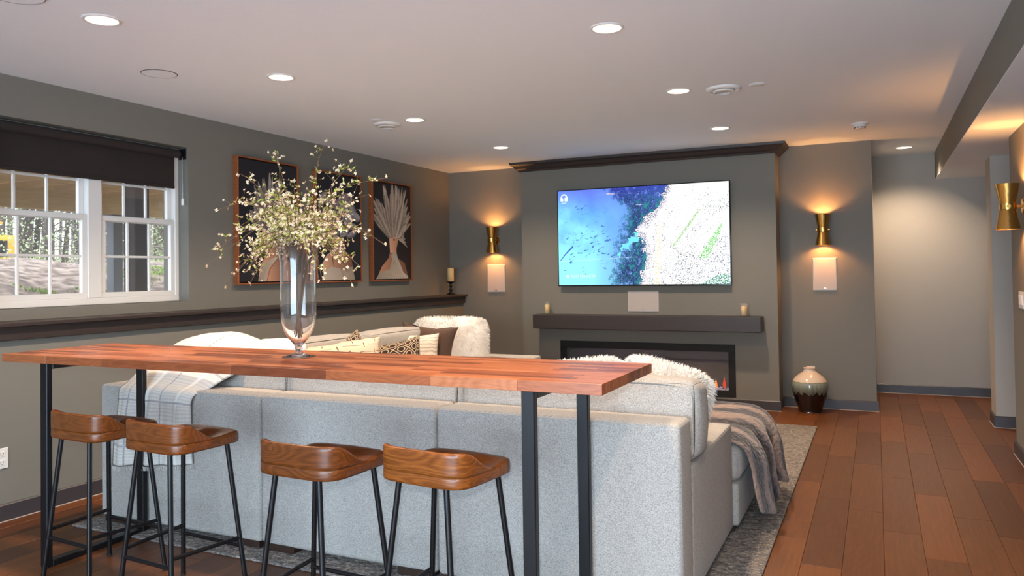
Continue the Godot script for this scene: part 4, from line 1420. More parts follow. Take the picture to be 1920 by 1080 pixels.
func build_sofa() -> void:
	var t := thing("sectional_sofa", "large pale oatmeal sectional sofa with its long back turned to the bar", "sofa", Vector3(-2.3, 0.012, -3.6))
	var F: Material = M.sofa
	var st: SurfaceTool
	# backs along the bar, seamed in three
	for s in [[-3.97, -2.798], [-2.79, -1.782], [-1.774, -0.69]]:
		st = mb()
		rbox(st, Vector3(s[0], 0.042, -3.14), Vector3(s[1], 0.775, -2.945), 0.022, 4, 0.004)
		var bp := objw("back_panel", st, F, t)
		# welt along the top rear edge
		st = mb()
		tube(st, [Vector3(s[0] + 0.02, 0.765, -2.951), Vector3(s[1] - 0.02, 0.765, -2.951)], [0.005], 8)
		obj("welt", st, F, bp)
	for s in [[-6.84, -5.0], [-4.99, -3.15]]:
		st = mb()
		rbox(st, Vector3(-3.97, 0.042, s[0]), Vector3(-3.79, 0.775, s[1]), 0.022, 4)
		objw("back_panel", st, F, t)
	# arms
	st = mb()
	rbox(st, Vector3(-0.885, 0.042, -4.09), Vector3(-0.69, 0.575, -3.15), 0.016, 4, 0.003)
	var arm := objw("arm", st, F, t)
	st = mb()
	tube(st, [Vector3(-0.697, 0.5695, -3.17), Vector3(-0.697, 0.5695, -4.078), Vector3(-0.697, 0.56, -4.084), Vector3(-0.697, 0.06, -4.084)], [0.004], 6)
	obj("welt", st, F, arm)
	st = mb()
	rbox(st, Vector3(-3.785, 0.042, -6.84), Vector3(-2.93, 0.575, -6.65), 0.02, 4)
	objw("arm", st, F, t)
	# bases
	for b in [[Vector3(-3.785, 0.042, -4.08), Vector3(-0.89, 0.26, -3.145)], [Vector3(-3.785, 0.042, -6.645), Vector3(-2.95, 0.26, -4.085)], [Vector3(-1.62, 0.045, -5.11), Vector3(-0.662, 0.265, -4.095)]]:
		st = mb()
		rbox(st, b[0], b[1], 0.02, 3)
		objw("base", st, F, t)
	# seat cushions, the chaise one running forward past the arm
	for b in [[Vector3(-1.62, 0.266, -5.12), Vector3(-0.652, 0.462, -4.1)], [Vector3(-1.62, 0.262, -4.098), Vector3(-0.89, 0.462, -3.42)], [Vector3(-2.95, 0.262, -4.09), Vector3(-1.63, 0.46, -3.42)], [Vector3(-3.5, 0.262, -5.3), Vector3(-2.94, 0.46, -4.1)], [Vector3(-3.5, 0.262, -6.64), Vector3(-2.94, 0.46, -5.31)]]:
		st = mb()
		rbox(st, b[0], b[1], 0.055, 6, 0.012)
		objw("seat_cushion", st, F, t)
	# loose back cushions
	for b in [[-3.5, -2.815], [-2.805, -1.785], [-1.765, -0.672]]:
		st = mb()
		var xf := Transform3D(Basis(Vector3.RIGHT, -0.06), Vector3((b[0] + b[1]) / 2, 0.735, -3.27))
		var hw: float = (b[1] - b[0]) / 2
		rbox(st, Vector3(-hw, -0.155, -0.115), Vector3(hw, 0.172, 0.105), 0.05, 6, 0.018, xf)
		var bc := objw("back_cushion", st, F, t)
		st = mb()
		var ring := []
		for k in 41:
			var a := TAU * k / 40.0
			var sx := signf(cos(a)) * pow(absf(cos(a)), 0.25); var sy := signf(sin(a)) * pow(absf(sin(a)), 0.25)
			ring.append(xf * Vector3(sx * (hw - 0.02), 0.008 + sy * 0.15, 0.1))
		tube(st, ring, [0.0045], 6, false)
		obj("welt", st, F, bc)
	for b in [[-4.05, -3.5], [-5.02, -4.07], [-5.9, -5.05], [-6.63, -5.92]]:
		st = mb()
		var top: float = {-4.05: 0.86, -5.02: 0.905, -5.9: 0.9, -6.63: 0.86}[b[0]]
		rbox(st, Vector3(-3.86, 0.5, b[0]), Vector3(-3.64, top, b[1]), 0.05, 5, 0.02)
		objw("back_cushion", st, F, t)
	st = mb()   # lower backs that the loose cushions lean on
	box(st, Vector3(-3.78, 0.25, -3.42), Vector3(-0.9, 0.57, -3.15), 0.02)
	box(st, Vector3(-3.78, 0.25, -6.64), Vector3(-3.5, 0.52, -3.42), 0.02)
	objw("inner_back", st, F, t)
	# feet
	for p in [Vector3(-2.9, 0.012, -2.975), Vector3(-2.68, 0.012, -2.975), Vector3(-1.9, 0.012, -2.975), Vector3(-1.66, 0.012, -2.975), Vector3(-3.85, 0.012, -2.975)]:
		st = mb()
		box(st, p + Vector3(-0.09, 0, -0.05), p + Vector3(0.09, 0.04, 0.025), 0.004)
		objw("foot", st, M.foot, t)
	for p in [Vector3(-0.745, 0.012, -3.95), Vector3(-0.72, 0.012, -4.17), Vector3(-0.72, 0.012, -5.0), Vector3(-1.5, 0.012, -5.0), Vector3(-3.05, 0.012, -6.7), Vector3(-3.85, 0.012, -6.7)]:
		st = mb()
		box(st, p + Vector3(-0.03, 0, -0.06), p + Vector3(0.03, 0.04, 0.06), 0.004)
		objw("foot", st, M.foot, t)

func pillow_point(u: float, w: float, side: float, sx: float, sy: float, t: float, pinch := 0.06) -> Vector3:   # u, w in -1..1
	var k := pow(maxf(0.0, (1.0 - pow(absf(u), 3.2)) * (1.0 - pow(absf(w), 3.2))), 0.55)
	var inx := 1.0 - pinch * (1.0 - u * u) * w * w * 0.0 - pinch * (1.0 - w * w) * u * u
	var iny := 1.0 - pinch * (1.0 - u * u) * w * w
	if pinch < 0.03:
		var rn := pow(pow(absf(u), 5.0) + pow(absf(w), 5.0), 0.2)
		if rn > 0.001:
			inx *= maxf(absf(u), absf(w)) / rn
			iny *= maxf(absf(u), absf(w)) / rn
	return Vector3(u * sx / 2 * inx, w * sy / 2 * iny, side * t / 2 * k)

func pillow_mesh(st: SurfaceTool, sx: float, sy: float, t: float, pinch := 0.06, rumple := 0.0, sd := 1) -> void:
	var n := FastNoiseLite.new(); n.seed = sd; n.frequency = 1.4
	for side in [1.0, -1.0]:
		surf(st, 26, 26, func(a: float, b: float) -> Vector3:
			var u := sin((a * 2.0 - 1.0) * PI / 2); var w := sin((b * 2.0 - 1.0) * PI / 2)
			var p := pillow_point(u, w, side, sx, sy, t, pinch)
			p.z += rumple * n.get_noise_2d(p.x * 6.0, p.y * 6.0) * (1.0 - absf(u * u * u)) * (1.0 - absf(w * w * w))
			p.y += rumple * 1.2 * n.get_noise_2d(p.x * 4.0 + 20.0, side) * w
			return p, side < 0.0)

func pillow(called: String, label: String, group: String, at: Vector3, turn: Vector3, sx: float, sy: float, t: float, m: Material, pinch := 0.06, rumple := 0.012) -> Node3D:
	var o := thing(called, label, "pillow", at, 0.0, group)
	o.basis = Basis.from_euler(turn)
	var st := mb()
	pillow_mesh(st, sx, sy, t, pinch, rumple, int(absf(at.x * 100)))
	obj("cover", st, m, o)
	return o

func fur_on(o: Node3D, sx: float, sy: float, t: float, pinch: float, count: int, L: float) -> void:
	var st := mb()
	st.set_smooth_group(FLAT)
	for k in count:
		var u := sin(rng.randf_range(-1, 1) * PI / 2); var w := sin(rng.randf_range(-1, 1) * PI / 2)
		var side := 1.0 if rng.randf() < 0.5 else -1.0
		var p := pillow_point(u, w, side, sx, sy, t, pinch)
		var e := 0.02
		var pu := pillow_point(clampf(u + e, -1, 1), w, side, sx, sy, t, pinch) - pillow_point(clampf(u - e, -1, 1), w, side, sx, sy, t, pinch)
		var pw := pillow_point(u, clampf(w + e, -1, 1), side, sx, sy, t, pinch) - pillow_point(u, clampf(w - e, -1, 1), side, sx, sy, t, pinch)
		var nrm := (pu.cross(pw) * side).normalized()
		if nrm.length() < 0.5: nrm = Vector3(signf(u), signf(w), 0).normalized()
		var out := Vector3(u * u * u, w * w * w, 0)
		var d := (nrm + out * 1.2 + Vector3(rng.randf_range(-0.7, 0.7), rng.randf_range(-0.9, 0.5), rng.randf_range(-0.7, 0.7))).normalized()
		var s := d.cross(Vector3(rng.randf_range(-1, 1), rng.randf_range(-1, 1), rng.randf_range(-1, 1))).normalized() * 0.0022
		var ln := L * rng.randf_range(0.5, 1.1)
		p -= nrm * 0.004
		var m := p + d * ln * 0.55
		var tip := p + d * ln + Vector3(0, -0.25 * ln, 0)
		quad(st, p - s, p + s, m + s * 0.8, m - s * 0.8)
		tri(st, m - s * 0.8, m + s * 0.8, tip)
	var f := obj("fur_strands", st, M.fur, o)
	f.set_meta("kind", "stuff")

func lattice_print(dark: Color, pale: Color) -> ImageTexture:   # woven ogee lattice with ringed lozenges
	var n := 512
	var im := Image.create(n, n, false, Image.FORMAT_RGB8)
	for j in n:
		for i in n:
			var x := float(i) / n * 10.0; var y := float(j) / n * 10.0
			var a := fposmod(x + y, 2.0) - 1.0; var b := fposmod(x - y, 2.0) - 1.0
			var lx := a; var ly := b
			var d := pow(absf(lx), 2.4) + pow(absf(ly), 2.4)
			var edge := maxf(absf(lx), absf(ly))
			var c := dark
			if edge > 0.9: c = pale
			if d > 0.2 and d < 0.42: c = pale
			im.set_pixel(i, j, c.darkened(0.12 * (((i / 2) + (j / 2)) % 2)))
	return ImageTexture.create_from_image(im)

func line_print() -> ImageTexture:   # scattered hand-stitched dashes
	var n := 512
	var im := Image.create(n, n, false, Image.FORMAT_RGB8)
	im.fill(Color8(232, 206, 180))
	var r := RandomNumberGenerator.new(); r.seed = 3
	for row in 9:
		for k in 5:
			var p := Vector2(k * 105.0 + (row % 2) * 50.0 + r.randf_range(-12, 12), row * 57.0 + 20.0 + r.randf_range(-6, 6))
			stroke(im, [p, p + Vector2(70, r.randf_range(-6, 6))], 2.4, 2.0, Color8(70, 52, 46), 1.2)
			stroke(im, [p + Vector2(78, -18), p + Vector2(86, 30)], 2.2, 2.0, Color8(84, 62, 54), 1.2)
	return ImageTexture.create_from_image(im)

func stripe_print() -> ImageTexture:   # slubby woven ribs
	var n := 256
	var im := Image.create(n, n, false, Image.FORMAT_RGB8)
	var f := FastNoiseLite.new(); f.seed = 6; f.frequency = 0.02
	for j in n:
		for i in n:
			var s := 0.5 + 0.5 * sin(j * 0.42 + f.get_noise_2d(i, j) * 3.0)
			var k := f.get_noise_2d(i * 0.6, j * 5.0) * 0.5 + 0.5
			im.set_pixel(i, j, Color8(236, 226, 212).lerp(Color8(150, 132, 116), s * s * k * 0.9))
	return ImageTexture.create_from_image(im)

func cloth_mat(tex: Texture2D) -> StandardMaterial3D:
	var m := mat(Color.WHITE, 0.95)
	m.albedo_texture = tex
	return m

func build_pillows() -> void:
	var lat := cloth_mat(lattice_print(Color8(52, 42, 40), Color8(214, 190, 158)))
	var lin := cloth_mat(line_print())
	var rib := cloth_mat(stripe_print())
	var g := "throw pillows along the left wing of the sofa"
	var fp := pillow("fur_pillow", "large white fur pillow at the far end of the sofa by the corner", g, Vector3(-3.56, 0.705, -6.2), Vector3(-0.16, 0.5, -0.02), 0.68, 0.53, 0.22, M.fur, 0.02, 0.03)
	fur_on(fp, 0.68, 0.53, 0.22, 0.02, 11000, 0.04)
	pillow("velvet_pillow", "dark brown velvet pillow in front of the white fur pillow", g, Vector3(-3.6, 0.7, -5.84), Vector3(-0.15, 0.12, -0.08), 0.55, 0.46, 0.16, M.velvet, 0.16, 0.01)
	pillow("ribbed_pillow", "cream ribbed pillow between the lattice pillow and the brown velvet one", g, Vector3(-3.6, 0.65, -5.62), Vector3(-0.22, 0.5, 0.0), 0.44, 0.42, 0.16, rib, 0.08, 0.012)
	pillow("lattice_pillow", "black and tan lattice-print pillow leaning on the cream ribbed pillow", g, Vector3(-3.5, 0.64, -5.22), Vector3(-0.25, 0.35, 0.2), 0.44, 0.4, 0.15, lat, 0.1, 0.01)
	pillow("lattice_pillow", "lattice-print pillow mostly hidden behind the dash-stitched lumbar pillow, one corner showing", g, Vector3(-3.63, 0.7, -4.78), Vector3(-0.15, 1.0, 0.5), 0.38, 0.38, 0.14, lat, 0.1, 0.01)
	var lp := pillow("lumbar_pillow", "long cream lumbar pillow with dark dash stitching behind the glass vase foot", g, Vector3(-3.46, 0.72, -4.36), Vector3(-0.35, 0.35, 0.16), 0.7, 0.36, 0.16, lin, 0.05, 0.012)
	var st := mb()
	for k in 26:
		var a := Vector3(0.335 + rng.randf_range(-0.01, 0.01), 0.02 + rng.randf_range(-0.02, 0.02), 0.05)
		tube(st, [a, a + Vector3(rng.randf_range(-0.04, 0.05), -0.06, 0.04), a + Vector3(rng.randf_range(-0.06, 0.07), -0.14, 0.05)], [0.004, 0.005, 0.003], 5)
	obj("tassel", st, M.fur, lp)
	pillow("round_pillow", "plump white pillow tucked under the plaid throw in the sofa corner", g, Vector3(-3.2, 0.84, -3.5), Vector3(-0.5, 0.15, 0), 0.36, 0.34, 0.2, M.fur, 0.0, 0.01)
	g = "white fur pillows on the right end of the sofa"
	var a := pillow("fur_pillow", "shaggy white fur pillow showing past the right end of the bar top", g, Vector3(-0.905, 0.755, -3.52), Vector3(0.3, 0.05, -0.28), 0.4, 0.39, 0.2, M.fur, 0.02, 0.02)
	fur_on(a, 0.4, 0.39, 0.2, 0.02, 12000, 0.04)
	var b := pillow("fur_pillow", "shaggy white fur pillow whose top peeks over the bar in front of the fireplace", g, Vector3(-1.27, 0.73, -3.55), Vector3(0.3, 0.0, 0.14), 0.44, 0.44, 0.18, M.fur, 0.02, 0.02)
	fur_on(b, 0.44, 0.44, 0.18, 0.02, 10000, 0.04)

func drape(st: SurfaceTool, path: Array, across: Callable, nu: int, thick: float) -> void:   # path: points along the cloth; across(s, t) -> offset of the point t in -1..1 across it
	var P := func(s: float, t: float) -> Vector3:
		var f := s * (path.size() - 1)
		var i := mini(int(f), path.size() - 2)
		var p: Vector3 = path[i]
		p = p.cubic_interpolate(path[i + 1], path[maxi(i - 1, 0)], path[mini(i + 2, path.size() - 1)], f - i)
		return p + across.call(s, t * 2.0 - 1.0)
	var nv := (path.size() - 1) * 5
	var N := func(s: float, t: float) -> Vector3:
		var e := 0.01
		var a: Vector3 = P.call(clampf(s + e, 0, 1), t) - P.call(clampf(s - e, 0, 1), t)
		var b: Vector3 = P.call(s, clampf(t + e, 0, 1)) - P.call(s, clampf(t - e, 0, 1))
		return a.cross(b).normalized()
	surf(st, nu, nv, func(t: float, s: float) -> Vector3: return P.call(s, t) + N.call(s, t) * thick * 0.5 * (1.0 if t > 0.0 and t < 1.0 and s > 0.0 and s < 1.0 else 0.0), true)
	surf(st, nu, nv, func(t: float, s: float) -> Vector3: return P.call(s, t) - N.call(s, t) * thick * 0.5 * (1.0 if t > 0.0 and t < 1.0 and s > 0.0 and s < 1.0 else 0.0), false)

func build_throws() -> void:
	# plaid throw over the sofa corner, hanging down the back towards the bar
	var t := thing("plaid_throw", "thin pale plaid throw draped over the left end of the sofa back", "throw", Vector3(-3.5, 0.4, -2.93))
	var n := 384
	var im := Image.create(n, n, false, Image.FORMAT_RGB8)
	for j in n:
		for i in n:
			var c := Color8(226, 222, 216)
			if (i / 2) % 2 == 0: c = c.darkened(0.05)
			if (j / 3) % 2 == 0: c = c.darkened(0.06)
			for l in [70, 230]:
				if absi(i - l) < 3: c = Color8(152, 150, 154) if (j / 2) % 2 == 0 else Color8(190, 188, 190)
				if absi(i - l - 90) < 10: c = c.lerp(Color8(250, 248, 244), 0.7)
			for l in [40, 120, 200, 300]:
				if absi(j - l) < 2: c = Color8(152, 150, 154) if (i / 2) % 2 == 0 else Color8(190, 188, 190)
			im.set_pixel(i, j, c)
	var m := cloth_mat(ImageTexture.create_from_image(im))
	m.backlight_enabled = true
	m.backlight = Color(0.25, 0.24, 0.22)
	var st := mb()
	var path := [Vector3(-3.3, 0.6, -4.0), Vector3(-3.32, 0.78, -3.82), Vector3(-3.36, 0.9, -3.62), Vector3(-3.38, 1.03, -3.42), Vector3(-3.41, 1.035, -3.24), Vector3(-3.46, 0.92, -3.09), Vector3(-3.5, 0.81, -2.985), Vector3(-3.51, 0.76, -2.928), Vector3(-3.52, 0.66, -2.924), Vector3(-3.53, 0.54, -2.924), Vector3(-3.535, 0.44, -2.924), Vector3(-3.535, 0.365, -2.922)]
	drape(st, path, func(s: float, w: float) -> Vector3:
		var half := lerpf(0.36, 0.27, clampf((s - 0.35) * 3.0, 0, 1)) + 0.03 * smoothstep(0.6, 1.0, s)
		var arch := 0.12 * exp(-pow((s - 0.3) * 5.0, 2.0))
		var hang := smoothstep(0.55, 0.75, s)
		var fold := (sin(w * 9.0 + s * 2.0) * 0.009 + sin(w * 17.0 + 1.0) * 0.005) * (0.4 + hang)
		var z := fold * hang + 0.012 * hang
		var y := -arch * (w + 0.1) * (w + 0.1) + fold * (1.0 - hang) + 0.03 * hang * smoothstep(0.9, 1.0, s) * w
		return Vector3(w * half, y, z), 40, 0.006)
	objw("cloth", st, m, t)
	st = mb()
	st.set_smooth_group(0)
	for k in 90:
		var w := -1.0 + 2.0 * k / 89.0
		var p := Vector3(-3.535 + w * 0.3, 0.362 + 0.03 * w, -2.91 + sin(w * 9.0 + 2.0) * 0.012)
		tube(st, [p, p + Vector3(rng.randf_range(-0.006, 0.006), -0.022, 0.002)], [0.0013], 3, false)
	objw("fringe", st, m, t)
	# faux fur blanket across the chaise
	t = thing("fur_blanket", "grey and brown striped faux fur blanket thrown across the chaise", "blanket", Vector3(-0.66, 0.1, -4.7))
	var fm := mat(Color.WHITE, 1.0)
	var w := 384
	im = Image.create(w, 256, false, Image.FORMAT_RGB8)
	var f := FastNoiseLite.new(); f.seed = 12; f.frequency = 0.02; f.fractal_octaves = 3
	for i in w:
		for j in 256:
			var s := fposmod(i / 64.0 + f.get_noise_2d(i, j) * 0.22, 1.0)
			var band := smoothstep(0.1, 0.34, s) * (1.0 - smoothstep(0.62, 0.9, s))
			var fuzz := f.get_noise_2d(i * 9.0, j * 2.0) * 0.5 + 0.5
			var c := Color8(138, 118, 108).lerp(Color8(88, 82, 88), smoothstep(0.0, 0.3, band))
			c = c.lerp(Color8(44, 40, 44), smoothstep(0.3, 0.75, band * (0.5 + 0.8 * fuzz)))
			im.set_pixel(i, j, c.lightened(0.07 * fuzz))
	fm.albedo_texture = ImageTexture.create_from_image(im)
	fm.rim_enabled = true
	fm.rim = 0.6
	fm.heightmap_enabled = true
	fm.heightmap_texture = ImageTexture.create_from_image(noise_image(33, 0.12, 256, 3))
	fm.heightmap_scale = 0.8
	st = mb()
	path = [Vector3(-1.55, 0.485, -4.72), Vector3(-1.35, 0.492, -4.68), Vector3(-1.15, 0.498, -4.64), Vector3(-0.95, 0.5, -4.6), Vector3(-0.8, 0.497, -4.58), Vector3(-0.7, 0.485, -4.57), Vector3(-0.638, 0.445, -4.57), Vector3(-0.612, 0.36, -4.575), Vector3(-0.596, 0.26, -4.58), Vector3(-0.582, 0.17, -4.59), Vector3(-0.565, 0.09, -4.6)]
	var cover := func(s: float, t2: float) -> Vector3:
		var hang := smoothstep(0.5, 0.75, s)
		var half := lerpf(0.5, 0.43, hang)
		var fold := sin(t2 * 9.0 + 0.8) * 0.02 + sin(t2 * 15.0 + s * 3.0) * 0.008
		return Vector3(fold * hang * 1.3 + 0.028 * hang, fold * (1.0 - hang) * 0.7 + 0.012 * (1.0 - hang) + hang * (0.03 * sin(t2 * 4.0)) * smoothstep(0.8, 1.0, s), -t2 * half + 0.03 * sin(s * 8.0))
	drape(st, path, cover, 60, 0.016)
	objw("pelt", st, fm, t)

# ---------------------------------------------------------------- the bar
func build_bar() -> void:
	var x0 := -3.894; var x1 := -0.801; var z0 := -2.359; var z1 := -2.964; var yt := 1.006; var yb := 0.969
	var t := thing("bar_table", "long butcher-block bar table on black steel frames behind the sofa", "table", Vector3((x0 + x1) / 2, 0, (z0 + z1) / 2))
	var top := Node3D.new()
	top.name = "tabletop"
	t.add_child(top)
	# glued staves, each a board of its own
	var rows := 15
	var dz := (z0 - z1) / rows
	for r in rows:
		var x := x0
		var first := true
		while x < x1 - 0.001:
			var L := rng.randf_range(0.22, 0.56)
			if first: L *= rng.randf_range(0.4, 1.0)
			first = false
			var e := x + L
			if e > x1 - 0.12: e = x1
			var st := mb()
			box(st, Vector3(-(e - x) / 2 + 0.00015, yb - yt, -dz / 2 + 0.00015), Vector3((e - x) / 2 - 0.00015, rng.randf_range(-0.0002, 0.0), dz / 2 - 0.00015), 0.0009)
			part("stave", done(st), M.block[rng.randi() % 6], top, Vector3((x + e) / 2, yt, z0 - dz * (r + 0.5)) - t.position)
			x = e
	# steel end frames: two posts, a runner on the floor, a plate under the top
	for x in [-3.622, -1.0935]:
		var st := mb()
		var w := 0.048; var d := 0.03
		var pf := Node3D.new()
		pf.name = "end_frame"
		t.add_child(pf, true)
		for z in [-2.372, -2.9]:
			st = mb()
			box(st, Vector3(x, 0.0, z - d), Vector3(x + w, yb, z), 0.003)
			objw("post", st, M.black, pf).position = -t.position
		st = mb()
		box(st, Vector3(x + 0.0005, 0.0, -2.9), Vector3(x + w - 0.0005, 0.03, -2.402), 0.003)
		objw("runner", st, M.black, pf).position = -t.position
		st = mb()
		box(st, Vector3(x + 0.0005, yb - 0.03, -2.9), Vector3(x + w - 0.0005, yb, -2.402), 0.003)
		objw("top_rail", st, M.black, pf).position = -t.position
	# glass footed vase on the bar
	var v2 := thing("glass_vase", "tall footed clear glass vase standing on the bar", "vase", Vector3(-2.33, yt, -2.70))
	var outer := [Vector2(0.0000, 0.0), Vector2(0.0471, 0.0005), Vector2(0.0699, 0.002), Vector2(0.0707, 0.005), Vector2(0.0471, 0.009), Vector2(0.0220, 0.018), Vector2(0.0149, 0.028), Vector2(0.0188, 0.038), Vector2(0.0157, 0.046), Vector2(0.0204, 0.056), Vector2(0.0432, 0.085), Vector2(0.0644, 0.125), Vector2(0.0761, 0.18), Vector2(0.0785, 0.24), Vector2(0.0769, 0.33), Vector2(0.0777, 0.4), Vector2(0.0840, 0.455), Vector2(0.0958, 0.49), Vector2(0.1052, 0.506)]
	var inner := [Vector2(0.1048, 0.5085), Vector2(0.1021, 0.507), Vector2(0.0926, 0.491), Vector2(0.0809, 0.456), Vector2(0.0750, 0.4), Vector2(0.0742, 0.33), Vector2(0.0758, 0.24), Vector2(0.0734, 0.18), Vector2(0.0620, 0.128), Vector2(0.0416, 0.09), Vector2(0.0188, 0.066), Vector2(0.0000, 0.062)]
	var st3 := mb()
	lathe(st3, smooth_profile(outer, 3) + smooth_profile(inner, 3), 64)
	obj("glass", st3, M.crystal, v2)

func build_stools() -> void:
	var spots := [[Vector3(-3.255, 0, -2.424), -0.058, "leftmost bar stool, beside the left post of the bar table"], [Vector3(-2.717, 0, -2.391), -0.067, "second bar stool from the left, in front of the hanging plaid throw"], [Vector3(-1.884, 0, -2.301), -0.044, "third bar stool from the left, reddish brown seat left of the black bar posts"], [Vector3(-1.405, 0, -2.389), -0.12, "rightmost bar stool, lighter wood with bold grain, nearest the right bar posts"]]
	for k in 4:
		var s: Array = spots[k]
		var t := thing("bar_stool", s[2], "stool", s[0], s[1], "saddle-seat bar stools at the bar table")
		stool_parts(t, M.stool[[0, 0, 1, 2][k]])

func stool_parts(t: Node3D, wood: Material) -> void:
	var hw := 0.189; var zf := -0.175; var zb := 0.16; var y0 := 0.645
	# outline of the seat, counter-clockwise from above: rounded at the back, squarer at the front
	var O := func(a: float) -> Vector2:
		var c := cos(a); var s := sin(a)
		var n := 5.0 if s > 0.0 else 9.0
		var r := pow(pow(absf(c), n) + pow(absf(s), n), -1.0 / n)
		return Vector2(c * r * hw, (s * r) * (zb if s > 0.0 else -zf))
	var dish := func(x: float, z: float) -> float:
		var side := absf(x) / hw
		var f := (z - zf) / (zb - zf)
		var d := -0.017 * exp(-pow((side - 0.45) / 0.3, 2.0)) * smoothstep(0.02, 0.4, f) - 0.006 * smoothstep(0.1, 0.5, f) * (1.0 - pow(side, 6.0))
		return (d + 0.008 * smoothstep(0.4, 0.0, f) * (1.0 - side * 0.5)) * (1.0 - smoothstep(0.55, 0.85, f))
	var st := mb()
	var top := 0.05
	# top surface, edge and underside
	surf(st, 64, 22, func(a: float, b: float) -> Vector3:
		var o: Vector2 = O.call(TAU * a)
		if b < 0.62:
			var q := b / 0.62
			var p := o * minf(q, 0.985)
			return Vector3(p.x, y0 + top + dish.call(p.x, p.y) - 0.001 * q, p.y)
		if b < 0.9:
			var q := (b - 0.62) / 0.28
			var bev := 0.985 + 0.015 * sin(minf(q * 3.0, 1.0) * PI / 2) - 0.03 * smoothstep(0.8, 1.0, q)
			var p := o * bev
			var ty: float = y0 + top + dish.call(o.x * 0.985, o.y * 0.985) - 0.002
			return Vector3(p.x, lerpf(ty, y0, q), p.y)
		var q := (b - 0.9) / 0.1
		return Vector3(o.x * 0.97 * (1 - q), y0, o.y * 0.97 * (1 - q)), false)
	obj("seat", st, wood, t)
	# low wrap-around back: full height behind, running out along the sides
	var H := func(a: float) -> float:   # a: angle round the seat
		var d := absf(angle_difference(a, PI / 2)) / (PI / 2)
		return 0.003 + 0.078 * (1.0 - smoothstep(0.5, 1.12, d))
	var ab := 1.12 * PI / 2
	st = mb()
	surf(st, 44, 16, func(u: float, w: float) -> Vector3:
		var a := PI / 2 + ab - 2.0 * ab * u
		var o: Vector2 = O.call(a)
		var h: float = H.call(a)
		var base: float = y0 + 0.044
		var inner := 0.80 - 0.1 * (1.0 - absf(u - 0.5) * 2.0)
		inner = lerpf(0.9, inner, smoothstep(0.0, 0.03, h))
		var k: float
		var y: float
		if w < 0.45:
			k = 0.998; y = lerpf(base, base + h - 0.003, w / 0.45)
		elif w < 0.65:
			var q := (w - 0.45) / 0.2
			k = lerpf(0.998, 0.94, q); y = base + h - 0.003 + 0.004 * sin(q * PI * 0.6)
		else:
			var q := (w - 0.65) / 0.35
			k = lerpf(0.94, inner, q * q); y = lerpf(base + h - 0.001, base - 0.004, q)
		return Vector3(o.x * k, y, o.y * k), true)
	surf(st, 44, 2, func(u: float, w: float) -> Vector3:
		var a := PI / 2 + ab - 2.0 * ab * u
		var o: Vector2 = O.call(a)
		var k := lerpf(0.78, 0.998, w)
		return Vector3(o.x * k, y0 + 0.04 + 0.004 * w, o.y * k), true)
	obj("backrest", st, wood, t)
	# splayed legs and stretchers
	var leg := func(sx: float, sz: float, y: float) -> Vector3:
		var f := y / 0.6
		var x := lerpf(0.171, 0.108, f) if sz > 0.0 else lerpf(0.208, 0.147, f)
		return Vector3(sx * x, y, sz * lerpf(0.174, 0.13, f))
	for sx in [-1.0, 1.0]:
		for sz in [-1.0, 1.0]:
			st = mb()
			tube(st, [leg.call(sx, sz, 0.003), leg.call(sx, sz, 0.647)], [0.0105], 14)
			var l := obj("leg", st, M.black, t)
			st = mb()
			tube(st, [leg.call(sx, sz, 0.0), leg.call(sx, sz, 0.012)], [0.0118], 12)
			obj("glide", st, M.black_matt, l)
	for p in [[leg.call(-1, 1, 0.2), leg.call(1, 1, 0.2)], [leg.call(-1, -1, 0.2), leg.call(1, -1, 0.2)], [leg.call(-1, 1, 0.235), leg.call(-1, -1, 0.235)], [leg.call(1, 1, 0.235), leg.call(1, -1, 0.235)]]:
		st = mb()
		tube(st, p, [0.0085], 12)
		obj("stretcher", st, M.black, t)
	st = mb()
	box(st, Vector3(-0.115, 0.64, -0.125), Vector3(0.115, 0.646, 0.125), 0.002)
	obj("seat_plate", st, M.black_matt, t)

